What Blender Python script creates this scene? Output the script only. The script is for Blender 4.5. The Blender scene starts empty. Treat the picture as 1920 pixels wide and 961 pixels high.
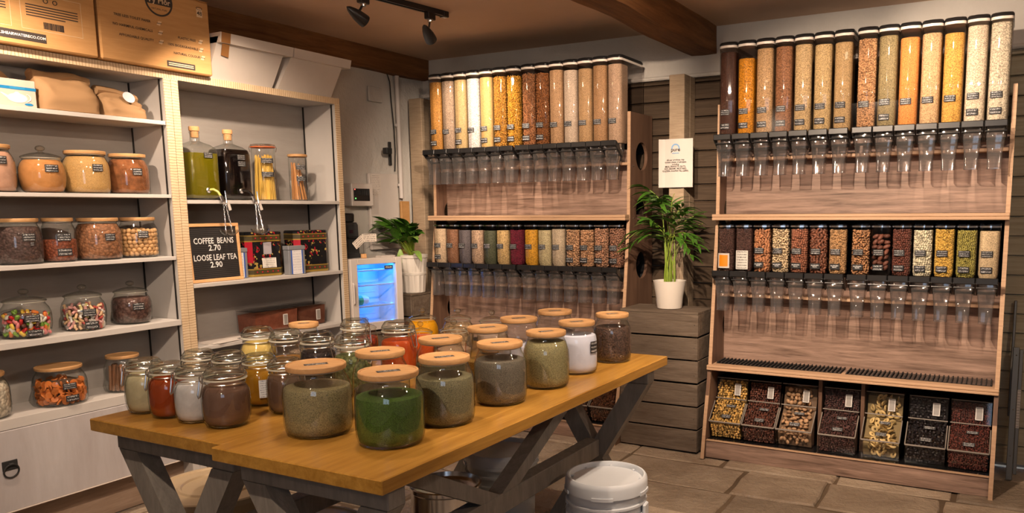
import bpy, math, random
from mathutils import Vector, Matrix
random.seed(7)
PI = math.pi
SC = bpy.context.scene
COL = SC.collection

# ------------------------------------------------------------------ camera
cam_d = bpy.data.cameras.new('camera')
cam = bpy.data.objects.new('camera', cam_d); COL.objects.link(cam)
_r = Vector((0.88647258, 0.46270680, -0.00829351))
_d = Vector((0.05479327, -0.12273645, -0.99092556))
_f = Vector((-0.45952591, 0.87797391, -0.13415572))
M = Matrix.Identity(4)
for i in range(3):
    M[i][0] = _r[i]; M[i][1] = -_d[i]; M[i][2] = -_f[i]
M[0][3], M[1][3], M[2][3] = 0, 0, 1.35
cam.matrix_world = M
cam_d.sensor_width = 36; cam_d.sensor_fit = 'HORIZONTAL'
cam_d.lens = 1478.1 / 1920 * 36
cam_d.shift_x = -(1115.5 - 960) / 1920
cam_d.shift_y = (593.25 - 480.5) / 1920
cam_d.clip_start = 0.02
SC.camera = cam

# ------------------------------------------------------------------ world, light, exposure
SC.view_settings.view_transform = 'Standard'
SC.view_settings.look = 'None'
SC.view_settings.gamma = 1
SC.view_settings.use_curve_mapping = False
SC.view_settings.exposure = 0.5
SC.cycles.use_denoising = True
SC.cycles.max_bounces = 9
SC.cycles.transparent_max_bounces = 40
SC.cycles.sample_clamp_indirect = 6
SC.cycles.caustics_reflective = False
SC.cycles.caustics_refractive = False
w = bpy.data.worlds.new('World'); SC.world = w; w.use_nodes = True
w.node_tree.nodes['Background'].inputs[0].default_value = (0.62, 0.78, 1.0, 1)
w.node_tree.nodes['Background'].inputs[1].default_value = 1.9
WARM = (1.0, 0.76, 0.56)

def portal():
    d = bpy.data.lights.new('window_portal', 'AREA'); d.shape = 'RECTANGLE'; d.size = 1.5; d.size_y = 1.1
    d.cycles.is_portal = True
    o = bpy.data.objects.new('window_portal', d); COL.objects.link(o)
    o.location = (0.6, -1.55, 1.6); o.rotation_euler = (PI/2, 0, 0)
portal()
# ceiling spots of the shop, plus one added fill spot: (position of lamp mouth, aim point, watts, cone degrees, blend)
PENDANTS = [((-.70, -.60, 2.05), 13), ((-1.72, 1.75, 2.10), 17), ((.75, 2.30, 2.02), 28)]     # unseen globe lamps added as fill to brighten ceiling, front faces and siding
SPOTS = [
    ((-2.735, 3.40, 2.24), (-2.96, 4.10, 1.82), 46, 66, .55),
    ((-2.805, 2.99, 2.26), (-2.60, 4.10, 1.70), 22, 60, .7),
    ((-1.15, 2.02, 2.26), (-2.45, 4.15, 1.50), 210, 52, .6),
    ((-0.90, 2.02, 2.26), (-0.80, 4.15, 1.30), 215, 60, .6),
    ((-0.45, 3.30, 2.24), (-0.18, 4.10, 2.00), 36, 74, .6),
    ((-0.60, 1.95, 2.26), (-1.40, 2.25, 0.76), 84, 64, .8),
    ((-3.04, 1.40, 2.26), (-3.50, 1.90, 1.20), 52, 110, .7),
    ((-2.90, 2.35, 2.26), (-3.50, 2.85, 1.20), 54, 100, .7),
    ((-1.50, 1.00, 2.26), (-3.50, 2.50, 0.75), 120, 62, .8),  # unseen spot added as fill to brighten the lower shelves
    ((-1.30, 0.40, 2.26), (-1.90, 1.60, 0.76), 60, 70, .8),
    ((-0.70, 2.40, 2.26), (-0.75, 3.60, 0.20), 95, 80, .8),
]

# ------------------------------------------------------------------ helpers
def lin(c):
    c = c / 255
    return c / 12.92 if c <= .04045 else ((c + .055) / 1.055) ** 2.4
def C(r, g, b, k=1): return (min(.95, lin(r)*k), min(.95, lin(g)*k), min(.95, lin(b)*k), 1)
def A(r, g, b, k=1.0):          # a colour read under the warm lamps, turned back into the thing's own colour
    return (min(.92, lin(r)*.95*k), min(.92, lin(g)*1.12*k), min(.92, lin(b)*1.36*k), 1)
MATS = {}
def nodes(name):
    m = bpy.data.materials.new(name); m.use_nodes = True
    nt = m.node_tree
    return m, nt, nt.nodes['Principled BSDF']
def N(nt, t, **kw):
    n = nt.nodes.new(t)
    for k, v in kw.items(): setattr(n, k, v)
    return n
def L(nt, a, b): nt.links.new(a, b)
def ramp(nt, fac, stops):
    n = N(nt, 'ShaderNodeValToRGB'); e = n.color_ramp.elements
    while len(e) < len(stops): e.new(.5)
    for el, (p, c) in zip(e, stops): el.position = p; el.color = c
    L(nt, fac, n.inputs[0]); return n.outputs[0]
def bump(nt, b, h, s=.3, d=.01):
    n = N(nt, 'ShaderNodeBump'); n.inputs['Strength'].default_value = s; n.inputs['Distance'].default_value = d
    L(nt, h, n.inputs['Height']); L(nt, n.outputs[0], b.inputs['Normal'])
def coords(nt, scale=(1, 1, 1), rot=(0, 0, 0), kind='Object'):
    t = N(nt, 'ShaderNodeTexCoord'); m = N(nt, 'ShaderNodeMapping')
    m.inputs['Scale'].default_value = scale; m.inputs['Rotation'].default_value = rot
    L(nt, t.outputs[kind], m.inputs[0]); return m.outputs[0]
def noise(nt, vec, scale, detail=4, rough=.55, dist=0):
    n = N(nt, 'ShaderNodeTexNoise'); n.inputs['Scale'].default_value = scale; n.inputs['Detail'].default_value = detail
    n.inputs['Roughness'].default_value = rough; n.inputs['Distortion'].default_value = dist
    if vec is not None: L(nt, vec, n.inputs['Vector'])
    return n
def math_(nt, op, a, b=None, c=None, clamp=False):
    n = N(nt, 'ShaderNodeMath', operation=op, use_clamp=clamp)
    for i, v in enumerate((a, b, c)):
        if v is None: continue
        if isinstance(v, (int, float)): n.inputs[i].default_value = v
        else: L(nt, v, n.inputs[i])
    return n.outputs[0]
def mixc(nt, fac, a, b):
    n = N(nt, 'ShaderNodeMix', data_type='RGBA')
    for i, v in ((0, fac), (6, a), (7, b)):
        if isinstance(v, (int, float)): n.inputs[i].default_value = v
        elif isinstance(v, tuple): n.inputs[i].default_value = v
        else: L(nt, v, n.inputs[i])
    return n.outputs[2]
def plain(name, col=None, rough=.5, metal=0, spec=.5, coat=0):
    if name in MATS: return MATS[name]
    m, nt, b = nodes(name)
    n = noise(nt, coords(nt), 14, 3)
    c2 = tuple(x*.86 for x in col[:3]) + (1,)
    L(nt, mixc(nt, math_(nt, 'MULTIPLY', n.outputs[0], .8), col, c2), b.inputs['Base Color'])
    b.inputs['Roughness'].default_value = rough; b.inputs['Metallic'].default_value = metal
    b.inputs['Specular IOR Level'].default_value = spec; b.inputs['Coat Weight'].default_value = coat
    MATS[name] = m; return m
def wood(name, c1, c2, scale=(1, 1, 1), rough=.5, ring=6, spec=.4, knots=0, bmp=.15):
    """grain runs along the axis with the smallest scale"""
    if name in MATS: return MATS[name]
    m, nt, b = nodes(name)
    v = coords(nt, scale)
    n1 = noise(nt, v, ring, 5, .6, .6); n2 = noise(nt, v, ring*5, 3, .6)
    f = math_(nt, 'ADD', math_(nt, 'MULTIPLY', n1.outputs[0], .75), math_(nt, 'MULTIPLY', n2.outputs[0], .25))
    cm = tuple((a+bb)/2 for a, bb in zip(c1, c2))
    L(nt, ramp(nt, f, [(.32, c1), (.5, cm), (.68, c2)]), b.inputs['Base Color'])
    b.inputs['Roughness'].default_value = rough; b.inputs['Specular IOR Level'].default_value = spec
    bump(nt, b, n2.outputs[0], bmp, .004)
    MATS[name] = m; return m
def grain(name, cols, scale=160, gap=.5, stretch=(1, 1, 1), bmp=.6, rough=.6):
    """heaped dry goods: every cell one grain with its own shade"""
    if name in MATS: return MATS[name]
    m, nt, b = nodes(name)
    vc = coords(nt, stretch)
    nz = noise(nt, vc, scale*.6, 2)
    mx = N(nt, 'ShaderNodeMix', data_type='VECTOR'); mx.inputs[0].default_value = .012*60/scale
    L(nt, vc, mx.inputs[4]); L(nt, nz.outputs[1], mx.inputs[5])
    vo = N(nt, 'ShaderNodeTexVoronoi'); vo.inputs['Scale'].default_value = scale; L(nt, mx.outputs[1], vo.inputs['Vector'])
    sp = N(nt, 'ShaderNodeSeparateColor'); L(nt, vo.outputs['Color'], sp.inputs[0])
    k = len(cols)
    col = ramp(nt, sp.outputs[0], [(i/max(1, k-1), c) for i, c in enumerate(cols)])
    dk = tuple(x*(1-gap) for x in cols[0][:3]) + (1,)
    e = math_(nt, 'MULTIPLY', math_(nt, 'SUBTRACT', vo.outputs['Distance'], .45), 2.2, clamp=True)  # gaps between grains coloured darker, standing in for the shade there
    L(nt, mixc(nt, e, col, dk), b.inputs['Base Color'])
    b.inputs['Roughness'].default_value = rough; b.inputs['Specular IOR Level'].default_value = .25
    inv = math_(nt, 'SUBTRACT', 1, vo.outputs['Distance'])
    bump(nt, b, inv, bmp, .5/scale)
    MATS[name] = m; return m
def powder(name, c1, c2, scale=30):
    if name in MATS: return MATS[name]
    m, nt, b = nodes(name)
    n = noise(nt, coords(nt), scale, 5, .6)
    L(nt, ramp(nt, n.outputs[0], [(.35, c1), (.65, c2)]), b.inputs['Base Color'])
    b.inputs['Roughness'].default_value = .9; b.inputs['Specular IOR Level'].default_value = .1
    bump(nt, b, n.outputs[0], .2, .004)
    MATS[name] = m; return m
def clear(name, tint=(.97, .98, .97), edge=(.55, .58, .56), refl=.07, rough=.015, power=3.0, graze=.75, gexp=4.5):
    """thin clear wall: sees through face-on, darker and mirror-like at grazing angles"""
    if name in MATS: return MATS[name]
    m, nt, b = nodes(name); nt.nodes.remove(b)
    out = nt.nodes['Material Output']
    lw = N(nt, 'ShaderNodeLayerWeight'); lw.inputs[0].default_value = .5
    p = math_(nt, 'POWER', lw.outputs['Facing'], power)
    fac = math_(nt, 'ADD', math_(nt, 'MULTIPLY', math_(nt, 'POWER', lw.outputs['Facing'], gexp), graze), refl, clamp=True)
    t = N(nt, 'ShaderNodeBsdfTransparent'); g = N(nt, 'ShaderNodeBsdfGlossy'); g.inputs['Roughness'].default_value = rough
    L(nt, mixc(nt, p, tint+(1,), edge+(1,)), t.inputs[0])
    mx = N(nt, 'ShaderNodeMixShader'); L(nt, fac, mx.inputs[0]); L(nt, t.outputs[0], mx.inputs[1]); L(nt, g.outputs[0], mx.inputs[2])
    L(nt, mx.outputs[0], out.inputs[0])
    MATS[name] = m; return m
def scribble(name, bg, fg, rows=3, seed=0, dens=.5):
    """card with unreadable handwriting, in the card's own uv"""
    if name in MATS: return MATS[name]
    m, nt, b = nodes(name)
    t = N(nt, 'ShaderNodeTexCoord'); oi = N(nt, 'ShaderNodeObjectInfo')
    s = N(nt, 'ShaderNodeSeparateXYZ'); L(nt, t.outputs['UV'], s.inputs[0])
    fr = math_(nt, 'FRACT', math_(nt, 'MULTIPLY', s.outputs[1], rows))
    band = math_(nt, 'LESS_THAN', math_(nt, 'ABSOLUTE', math_(nt, 'SUBTRACT', fr, .5)), .24)
    cx = N(nt, 'ShaderNodeCombineXYZ')
    L(nt, math_(nt, 'MULTIPLY', s.outputs[0], 13), cx.inputs[0]); L(nt, math_(nt, 'MULTIPLY', s.outputs[1], rows*2.0), cx.inputs[1])
    L(nt, math_(nt, 'ADD', math_(nt, 'MULTIPLY', oi.outputs['Random'], 40), seed), cx.inputs[2])
    n = noise(nt, cx.outputs[0], 1.3, 1.5, .5)
    st = math_(nt, 'LESS_THAN', math_(nt, 'ABSOLUTE', math_(nt, 'SUBTRACT', n.outputs[0], .5)), .032*dens/.5)
    mg = math_(nt, 'LESS_THAN', math_(nt, 'ABSOLUTE', math_(nt, 'SUBTRACT', s.outputs[0], .5)), .42)
    L(nt, mixc(nt, math_(nt, 'MULTIPLY', math_(nt, 'MULTIPLY', st, band), mg), bg, fg), b.inputs['Base Color'])
    b.inputs['Roughness'].default_value = .6
    MATS[name] = m; return m

class MB:
    def __init__(s): s.v = []; s.f = []; s.m = []; s.uv = []
    def face(s, idx, m=0, uv=None): s.f.append(tuple(idx)); s.m.append(m); s.uv.append(uv)
    def quad(s, a, b, c, d, m=0):
        i = len(s.v); s.v += [a, b, c, d]; s.face((i, i+1, i+2, i+3), m, ((0, 0), (1, 0), (1, 1), (0, 1)))
        return s
    def box(s, x0, x1, y0, y1, z0, z1, c=0, m=0):
        if c <= 0:
            i = len(s.v)
            s.v += [(x, y, z) for z in (z0, z1) for y in (y0, y1) for x in (x0, x1)]
            for q in ((0, 2, 3, 1), (4, 5, 7, 6), (0, 1, 5, 4), (2, 6, 7, 3), (0, 4, 6, 2), (1, 3, 7, 5)): s.face([i+k for k in q], m)
            return s
        c = min(c, (x1-x0)*.49, (y1-y0)*.49, (z1-z0)*.49)
        X = (x0, x1); Y = (y0, y1); Z = (z0, z1); id = {}
        sg = (1, -1)
        for a in (0, 1):
            for b in (0, 1):
                for d in (0, 1):
                    for ax in range(3):
                        p = [X[a], Y[b], Z[d]]
                        for k, e in enumerate((a, b, d)):
                            if k != ax: p[k] += sg[e]*c
                        id[(a, b, d, ax)] = len(s.v); s.v.append(tuple(p))
        def F(ks, want):
            pts = [Vector(s.v[k]) for k in ks]
            n = (pts[1]-pts[0]).cross(pts[2]-pts[0])
            s.face(ks if n.dot(Vector(want)) > 0 else ks[::-1], m)
        for a in (0, 1):
            F([id[(a, b, d, 0)] for b, d in ((0, 0), (1, 0), (1, 1), (0, 1))], (2*a-1, 0, 0))
            F([id[(b, a, d, 1)] for b, d in ((0, 0), (1, 0), (1, 1), (0, 1))], (0, 2*a-1, 0))
            F([id[(b, d, a, 2)] for b, d in ((0, 0), (1, 0), (1, 1), (0, 1))], (0, 0, 2*a-1))
            for b in (0, 1):
                F([id[(a, b, 0, 0)], id[(a, b, 1, 0)], id[(a, b, 1, 1)], id[(a, b, 0, 1)]], (2*a-1, 2*b-1, 0))
                F([id[(a, 0, b, 0)], id[(a, 1, b, 0)], id[(a, 1, b, 2)], id[(a, 0, b, 2)]], (2*a-1, 0, 2*b-1))
                F([id[(0, a, b, 1)], id[(1, a, b, 1)], id[(1, a, b, 2)], id[(0, a, b, 2)]], (0, 2*a-1, 2*b-1))
                for d in (0, 1):
                    F([id[(a, b, d, 0)], id[(a, b, d, 1)], id[(a, b, d, 2)]], (2*a-1, 2*b-1, 2*d-1))
        return s
    def loft(s, rings, cap0=True, cap1=True, closed=True, m=0):
        n = len(rings[0]); i0 = len(s.v)
        for r in rings: s.v += [tuple(p) for p in r]
        for k in range(len(rings)-1):
            for j in range(n if closed else n-1):
                a = i0+k*n+j; b = i0+k*n+(j+1) % n
                s.face((a, b, b+n, a+n), m)
        if cap0: s.face([i0+j for j in range(n)][::-1], m)
        if cap1: s.face([i0+(len(rings)-1)*n+j for j in range(n)], m)
        return s
    def lathe(s, prof, n=28, cx=0, cy=0, cap0=True, cap1=True, m=0, sx=1, sy=1):
        return s.loft([[(cx+r*sx*math.cos(2*PI*j/n), cy+r*sy*math.sin(2*PI*j/n), z) for j in range(n)] for r, z in prof], cap0, cap1, True, m)
    def prism(s, poly, axis, a, b, m=0):
        """poly of 2-d points in the two other axes, extruded along axis from a to b"""
        def P(p, t): return (t, p[0], p[1]) if axis == 0 else (p[0], t, p[1]) if axis == 1 else (p[0], p[1], t)
        n = len(poly); i = len(s.v)
        s.v += [P(p, a) for p in poly] + [P(p, b) for p in poly]
        ar = sum(poly[k][0]*poly[(k+1) % n][1]-poly[(k+1) % n][0]*poly[k][1] for k in range(n))
        ccw = (ar > 0) != (axis == 1)
        if b < a: ccw = not ccw
        lo = [i+k for k in range(n)]; hi = [i+n+k for k in range(n)]
        s.face(lo[::-1] if ccw else lo, m); s.face(hi if ccw else hi[::-1], m)
        for k in range(n):
            q = (lo[k], lo[(k+1) % n], hi[(k+1) % n], hi[k]); s.face(q if ccw else q[::-1], m)
        return s
    def tube(s, pts, r, n=8, m=0, caps=True):
        pts = [Vector(p) for p in pts]; rings = []
        rr = r if isinstance(r, (list, tuple)) else [r]*len(pts)
        up = Vector((0, 0, 1)); prev = None
        for k, p in enumerate(pts):
            t = (pts[min(k+1, len(pts)-1)]-pts[max(k-1, 0)]).normalized()
            if prev is None:
                u = t.cross(up)
                if u.length < .05: u = t.cross(Vector((1, 0, 0)))
            else: u = prev-t*prev.dot(t)
            u.normalize(); prev = u; v = t.cross(u)
            rings.append([p+(u*math.cos(2*PI*j/n)+v*math.sin(2*PI*j/n))*rr[k] for j in range(n)])
        return s.loft(rings, caps, caps, True, m)
    def ball(s, c, rx, ry=None, rz=None, nu=8, nv=5, rot=None, m=0):
        ry = ry or rx; rz = rz or rx; c = Vector(c); i = len(s.v)
        def T(x, y, z):
            v = Vector((x*rx, y*ry, z*rz))
            return tuple(c+(rot @ v if rot else v))
        s.v.append(T(0, 0, -1))
        for k in range(1, nv):
            t = -PI/2+PI*k/nv
            for j in range(nu):
                a = 2*PI*j/nu; s.v.append(T(math.cos(t)*math.cos(a), math.cos(t)*math.sin(a), math.sin(t)))
        s.v.append(T(0, 0, 1)); e = len(s.v)-1
        for j in range(nu):
            s.face((i, i+1+(j+1) % nu, i+1+j), m)
            s.face((e, e-nu+j, e-nu+(j+1) % nu), m)
        for k in range(nv-2):
            for j in range(nu):
                a = i+1+k*nu+j; b = i+1+k*nu+(j+1) % nu
                s.face((a, b, b+nu, a+nu), m)
        return s
    def mesh(s, name, mats, smooth=35):
        me = bpy.data.meshes.new(name); me.from_pydata(s.v, [], s.f)
        for mt in (mats if isinstance(mats, (list, tuple)) else [mats]): me.materials.append(mt)
        if any(s.m): me.polygons.foreach_set('material_index', s.m)
        if any(u for u in s.uv):
            ul = me.uv_layers.new(name='UVMap'); k = 0
            for u, f in zip(s.uv, s.f):
                for j in range(len(f)):
                    if u: ul.data[k].uv = u[j]
                    k += 1
        if smooth:
            me.polygons.foreach_set('use_smooth', [True]*len(s.f))
            me.set_sharp_from_angle(angle=math.radians(smooth))
        me.update(); return me
    def build(s, name, mats, parent=None, smooth=35, loc=None, rot=None):
        return put(name, s.mesh(name, mats, smooth), parent, loc, rot)

def put(name, me, parent=None, loc=None, rot=None):
    o = bpy.data.objects.new(name, me); COL.objects.link(o)
    if parent is not None: o.parent = parent
    if loc is not None: o.location = loc
    if rot is not None: o.rotation_euler = rot
    return o
def tag(o, label=None, cat=None, group=None, kind=None):
    if label: o['label'] = label
    if cat: o['category'] = cat
    if group: o['group'] = group
    if kind: o['kind'] = kind
    return o
def thing(name, label, cat, loc=(0, 0, 0), rz=0, group=None):
    o = bpy.data.objects.new(name, None); COL.objects.link(o); o.location = loc; o.rotation_euler = (0, 0, rz)
    o.empty_display_size = .05
    return tag(o, label, cat, group)
def struct(o): o['kind'] = 'structure'; return o
ORD = ['first', 'second', 'third', 'fourth', 'fifth', 'sixth', 'seventh', 'eighth', 'ninth', 'tenth', 'eleventh', 'twelfth', 'thirteenth', 'fourteenth']

TEXT = {}
def text_mesh(body, align='CENTER', ext=0.0):
    k = (body, align)
    if k not in TEXT:
        cu = bpy.data.curves.new('lettering', 'FONT'); cu.body = body; cu.align_x = align; cu.align_y = 'CENTER'
        cu.resolution_u = 2; cu.extrude = ext; cu.size = 1; cu.offset = .014; cu.space_line = 1.0
        o = bpy.data.objects.new('lettering', cu); COL.objects.link(o)
        bpy.context.view_layer.update()
        dg = bpy.context.evaluated_depsgraph_get()
        me = bpy.data.meshes.new_from_object(o.evaluated_get(dg))
        bpy.data.objects.remove(o); bpy.data.curves.remove(cu)
        TEXT[k] = me
    return TEXT[k]
for b_ in ('WE CARE', 'WWW.SHEARWATERECO.COM', 'Tŷ Môr', 'TREE LESS TOILET PAPER', 'NO HARMFUL CHEMICALS', 'AFFORDABLE QUALITY', 'PLASTIC FREE',
           '100% BIODEGRADABLE', 'NATURAL COLOUR', '48', 'COFFEE  BEANS', '2.70', 'LOOSE LEAF TEA', '2.90', 'pure', 'POLAR', 'NATURAL, PURE', 'PRODUCT', 'ENVIRONMENTALLY',
           'All our products may\ncontain traces of allergens\nincluding\nMILK, PEANUTS, NUTS,\nSOY, SESAME, MUSTARD,\nGLUTEN, SULPHATES, LUPIN.',
           'ALLERGEN\nNUTS', 'ALLERGEN\nMILK', 'GLUTEN FREE', 'ALLERGEN\nGLUTEN'):
    text_mesh(b_)
def text(body, size, loc, rot, mat, parent, name='lettering', sx=1.0):
    me = text_mesh(body).copy(); me.materials.clear(); me.materials.append(mat)
    o = put(name, me, parent, loc, rot); o.scale = (size*sx, size, size); return o
FX = (PI/2, 0, PI/2)     # print that faces +x
FY = (PI/2, 0, 0)        # print that faces -y

# ------------------------------------------------------------------ materials
GLASS = clear('clear_glass', (.975, .98, .975), (.5, .54, .5), .09, .03)
PLAST = clear('clear_plastic', (.965, .955, .955), (.42, .40, .40), .05, .03, 2.2)
SPOUTM = clear('spout_plastic', (.81, .79, .79), (.46, .44, .44), .09, .06, 1.4, .75, 2.4)
_nt = SPOUTM.node_tree; _o = _nt.nodes['Material Output']; _mx = N(_nt, 'ShaderNodeMixShader'); _df = N(_nt, 'ShaderNodeBsdfDiffuse'); _df.inputs[0].default_value = (.8, .78, .78, 1)
_mx.inputs[0].default_value = .040; L(_nt, _o.inputs[0].links[0].from_socket, _mx.inputs[1]); L(_nt, _df.outputs[0], _mx.inputs[2]); L(_nt, _mx.outputs[0], _o.inputs[0])
BLACK = plain('black_plastic', (.012, .012, .013, 1), .35)
MATBLACK = plain('matt_black', (.016, .016, .017, 1), .7)
RIM = plain('lid_gasket', C(225, 215, 205), .4)
CARD = scribble('chalk_label', (.012, .012, .014, 1), (.75, .75, .75, 1), 3)
CARD2 = scribble('chalk_label_two_line', (.012, .012, .014, 1), (.75, .75, .75, 1), 2, 9)
INK = plain('white_ink', (.8, .8, .8, 1), .6)
DARKINK = plain('dark_ink', (.03, .025, .02, 1), .7)
PAPER = plain('white_paper', C(200, 192, 186), .8)
BAMBOO = wood('bamboo_lid', A(178, 124, 72), A(202, 148, 94), (40, 4, 40), .5, 2)
STEEL = plain('polished_steel', (.75, .75, .76, 1), .18, 1)
WIRE = plain('bail_wire', (.7, .7, .7, 1), .25, 1)
CHALKP = plain('cream_shelf_paint', A(196, 178, 160), .55)
SHELFB = wood('shelf_back_board', A(150, 134, 118), A(166, 150, 134), (1, 1, 6), .6, 1.5, bmp=.05)
DRAWM = wood('drawer_front_laminate', A(168, 150, 138), A(186, 170, 158), (8, 3, .6), .5, 3, bmp=.05)
BIRCH = wood('birch_ply_edge', A(172, 128, 92), A(198, 152, 112), (1.2, 6, 40), .5, 3)
RACKP = wood('walnut_laminate', A(92, 66, 50), A(176, 136, 110), (1.1, 4, 16), .5, 2.2, bmp=.06)
SIDEP = wood('rack_side_laminate', A(86, 58, 42), A(124, 88, 64), (8, 8, .8), .5, 2.2, bmp=.06)
BLACKST = plain('black_tray', (.01, .01, .011, 1), .18)
OAK = wood('oak_table_top', A(146, 94, 30), A(186, 130, 54), (22, 1.4, 22), .30, 2, .5, bmp=.04)
LEGM = wood('grey_stained_timber', A(112, 98, 84), A(142, 126, 108), (10, 10, 2), .6, 3, bmp=.3)
CRATE = wood('weathered_crate_wood', A(84, 66, 50), A(122, 100, 80), (1.6, 10, 14), .75, 2.2, .2, bmp=.4)
DARKSIDING = wood('dark_stained_siding', A(58, 42, 28), A(82, 62, 44), (1, 6, 26), .65, 3, .2, bmp=.2)
SIDING = wood('painted_siding', A(156, 136, 104), A(182, 160, 126), (1, 6, 26), .65, 3, .2, bmp=.2)
BEAMM = wood('old_beam_wood', A(84, 48, 22), A(136, 86, 46), (9, .8, 9), .7, 2.4, .2, bmp=.6)
POSTM = wood('sawn_post', A(140, 112, 84), A(172, 142, 110), (8, 8, 90), .7, 1.2, .2, bmp=.5)
KRAFT = plain('kraft_paper', A(158, 116, 76), .75, spec=.2)
CARDB = wood('cardboard', A(186, 130, 76), A(200, 144, 88), (3, 3, 30), .8, 2, .1, bmp=.03)
WHITEP = plain('white_plastic', C(205, 210, 216), .35)
LEAF = wood('leaf_green', A(34, 62, 14), A(74, 108, 28), (20, 20, 4), .4, 4, bmp=.1)
LEAF2 = wood('pale_leaf', A(96, 124, 40), A(150, 170, 80), (20, 20, 4), .4, 4, bmp=.1)
STEMM = plain('yellow_green_stem', A(128, 140, 40), .5)
SOIL = grain('soil', [(.02, .014, .01, 1), (.05, .035, .02, 1)], 90)
def strips(name, axis):
    m, nt, b = nodes(name)
    t = N(nt, 'ShaderNodeTexCoord'); s = N(nt, 'ShaderNodeSeparateXYZ'); L(nt, t.outputs['Object'], s.inputs[0])
    nz = noise(nt, coords(nt), 18, 3)
    u = math_(nt, 'ADD', math_(nt, 'MULTIPLY', s.outputs[axis], 78), math_(nt, 'MULTIPLY', nz.outputs[0], 1.1))
    ln = math_(nt, 'LESS_THAN', math_(nt, 'FRACT', u), .17)
    L(nt, mixc(nt, ln, mixc(nt, nz.outputs[0], A(222, 188, 146), A(196, 156, 112)), A(150, 108, 70)), b.inputs['Base Color'])
    b.inputs['Roughness'].default_value = .6
    return m
STRIPZ = strips('sawn_edge_upright', 2); STRIPY = strips('sawn_edge_level', 1)
def plaster(name, c1, c2, bm=.5):
    m, nt, b = nodes(name)
    v = coords(nt); n1 = noise(nt, v, 2.2, 6, .6); n2 = noise(nt, v, 16, 5, .65)
    L(nt, ramp(nt, n1.outputs[0], [(.3, c1), (.7, c2)]), b.inputs['Base Color'])
    b.inputs['Roughness'].default_value = .9; b.inputs['Specular IOR Level'].default_value = .15
    bump(nt, b, math_(nt, 'ADD', n1.outputs[0], math_(nt, 'MULTIPLY', n2.outputs[0], .35)), bm, .05)
    return m
WALLM = plaster('rough_white_plaster', A(190, 172, 152), A(205, 188, 168))
CEILM = plaster('ceiling_paint', A(208, 166, 132), A(216, 174, 140), .08)
DIMWALL = plaster('rear_wall_paint', A(170, 155, 140), A(180, 165, 150), .1)

# ------------------------------------------------------------------ the room
XW, YW, ZC = -3.745, 4.55, 2.40
XE, YS = 2.6, -1.6
def rough_sheet(name, o, u, v, nu, nv, amp, mat):
    """a wall sheet from corner o along u and v, with real bumps along its normal"""
    o, u, v = Vector(o), Vector(u), Vector(v); nrm = u.cross(v).normalized(); mb = MB()
    from mathutils import noise as mn
    for j in range(nv+1):
        for i in range(nu+1):
            p = o+u*(i/nu)+v*(j/nv)
            k = mn.fractal(p*2.1, 1.0, 2.0, 4)*amp if 0 < i < nu and 0 < j < nv else 0
            mb.v.append(tuple(p+nrm*k))
    for j in range(nv):
        for i in range(nu):
            a = j*(nu+1)+i; mb.face((a, a+1, a+nu+2, a+nu+1))
    return struct(mb.build(name, mat, smooth=60))
rough_sheet('wall_left', (XW, YS, 0), (0, YW-YS, 0), (0, 0, ZC), 90, 36, .010, WALLM)
wb = rough_sheet('wall_back', (XW, YW, 0), (XE-XW, 0, 0), (0, 0, ZC), 110, 40, .008, WALLM)
wb.scale = (1, 1, 1)
struct(MB().quad((XE, YW, 0), (XE, YS, 0), (XE, YS, ZC), (XE, YW, ZC)).build('wall_right', DIMWALL))
# rear wall with a daylight window, all behind the camera
mb = MB(); wx0, wx1, wz0, wz1 = -.15, 1.35, 1.05, 2.15
mb.box(XW, wx0, YS-.1, YS, 0, ZC); mb.box(wx1, XE, YS-.1, YS, 0, ZC); mb.box(wx0, wx1, YS-.1, YS, 0, wz0); mb.box(wx0, wx1, YS-.1, YS, wz1, ZC)
struct(mb.build('wall_rear', DIMWALL))
mb = MB(); t = .05
mb.box(wx0, wx0+t, YS-.08, YS-.02, wz0, wz1); mb.box(wx1-t, wx1, YS-.08, YS-.02, wz0, wz1)
mb.box(wx0, wx1, YS-.08, YS-.02, wz0, wz0+t); mb.box(wx0, wx1, YS-.08, YS-.02, wz1-t, wz1); mb.box((wx0+wx1)/2-.02, (wx0+wx1)/2+.02, YS-.08, YS-.02, wz0+t, wz1-t)
struct(mb.build('window_1', WHITEP))
ce = MB().quad((XW, YS, ZC), (XW, YW, ZC), (XE, YW, ZC), (XE, YS, ZC)).build('ceiling', CEILM); struct(ce)

# floor: a mortar bed with every flagstone its own slab
def stone_mat(name, c1, c2):
    m, nt, b = nodes(name)
    v = coords(nt, kind='Object'); oi = N(nt, 'ShaderNodeObjectInfo')
    ad = N(nt, 'ShaderNodeVectorMath', operation='ADD'); L(nt, v, ad.inputs[0])
    sc = N(nt, 'ShaderNodeVectorMath', operation='SCALE'); sc.inputs[0].default_value = (31, 17, 9); L(nt, oi.outputs['Random'], sc.inputs['Scale'])
    L(nt, sc.outputs[0], ad.inputs[1])
    n1 = noise(nt, ad.outputs[0], 3.2, 6, .65, .5); n2 = noise(nt, ad.outputs[0], 34, 5, .6)
    col = ramp(nt, n1.outputs[0], [(.28, c1), (.5, tuple((a+bb)/2 for a, bb in zip(c1, c2))), (.72, c2)])
    hs = N(nt, 'ShaderNodeHueSaturation'); L(nt, col, hs.inputs['Color']); L(nt, math_(nt, 'ADD', math_(nt, 'MULTIPLY', oi.outputs['Random'], .5), .75), hs.inputs['Value'])
    L(nt, hs.outputs[0], b.inputs['Base Color']); b.inputs['Roughness'].default_value = .55; b.inputs['Specular IOR Level'].default_value = .35
    bump(nt, b, math_(nt, 'ADD', n1.outputs[0], math_(nt, 'MULTIPLY', n2.outputs[0], .45)), .9, .035)
    return m
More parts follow.
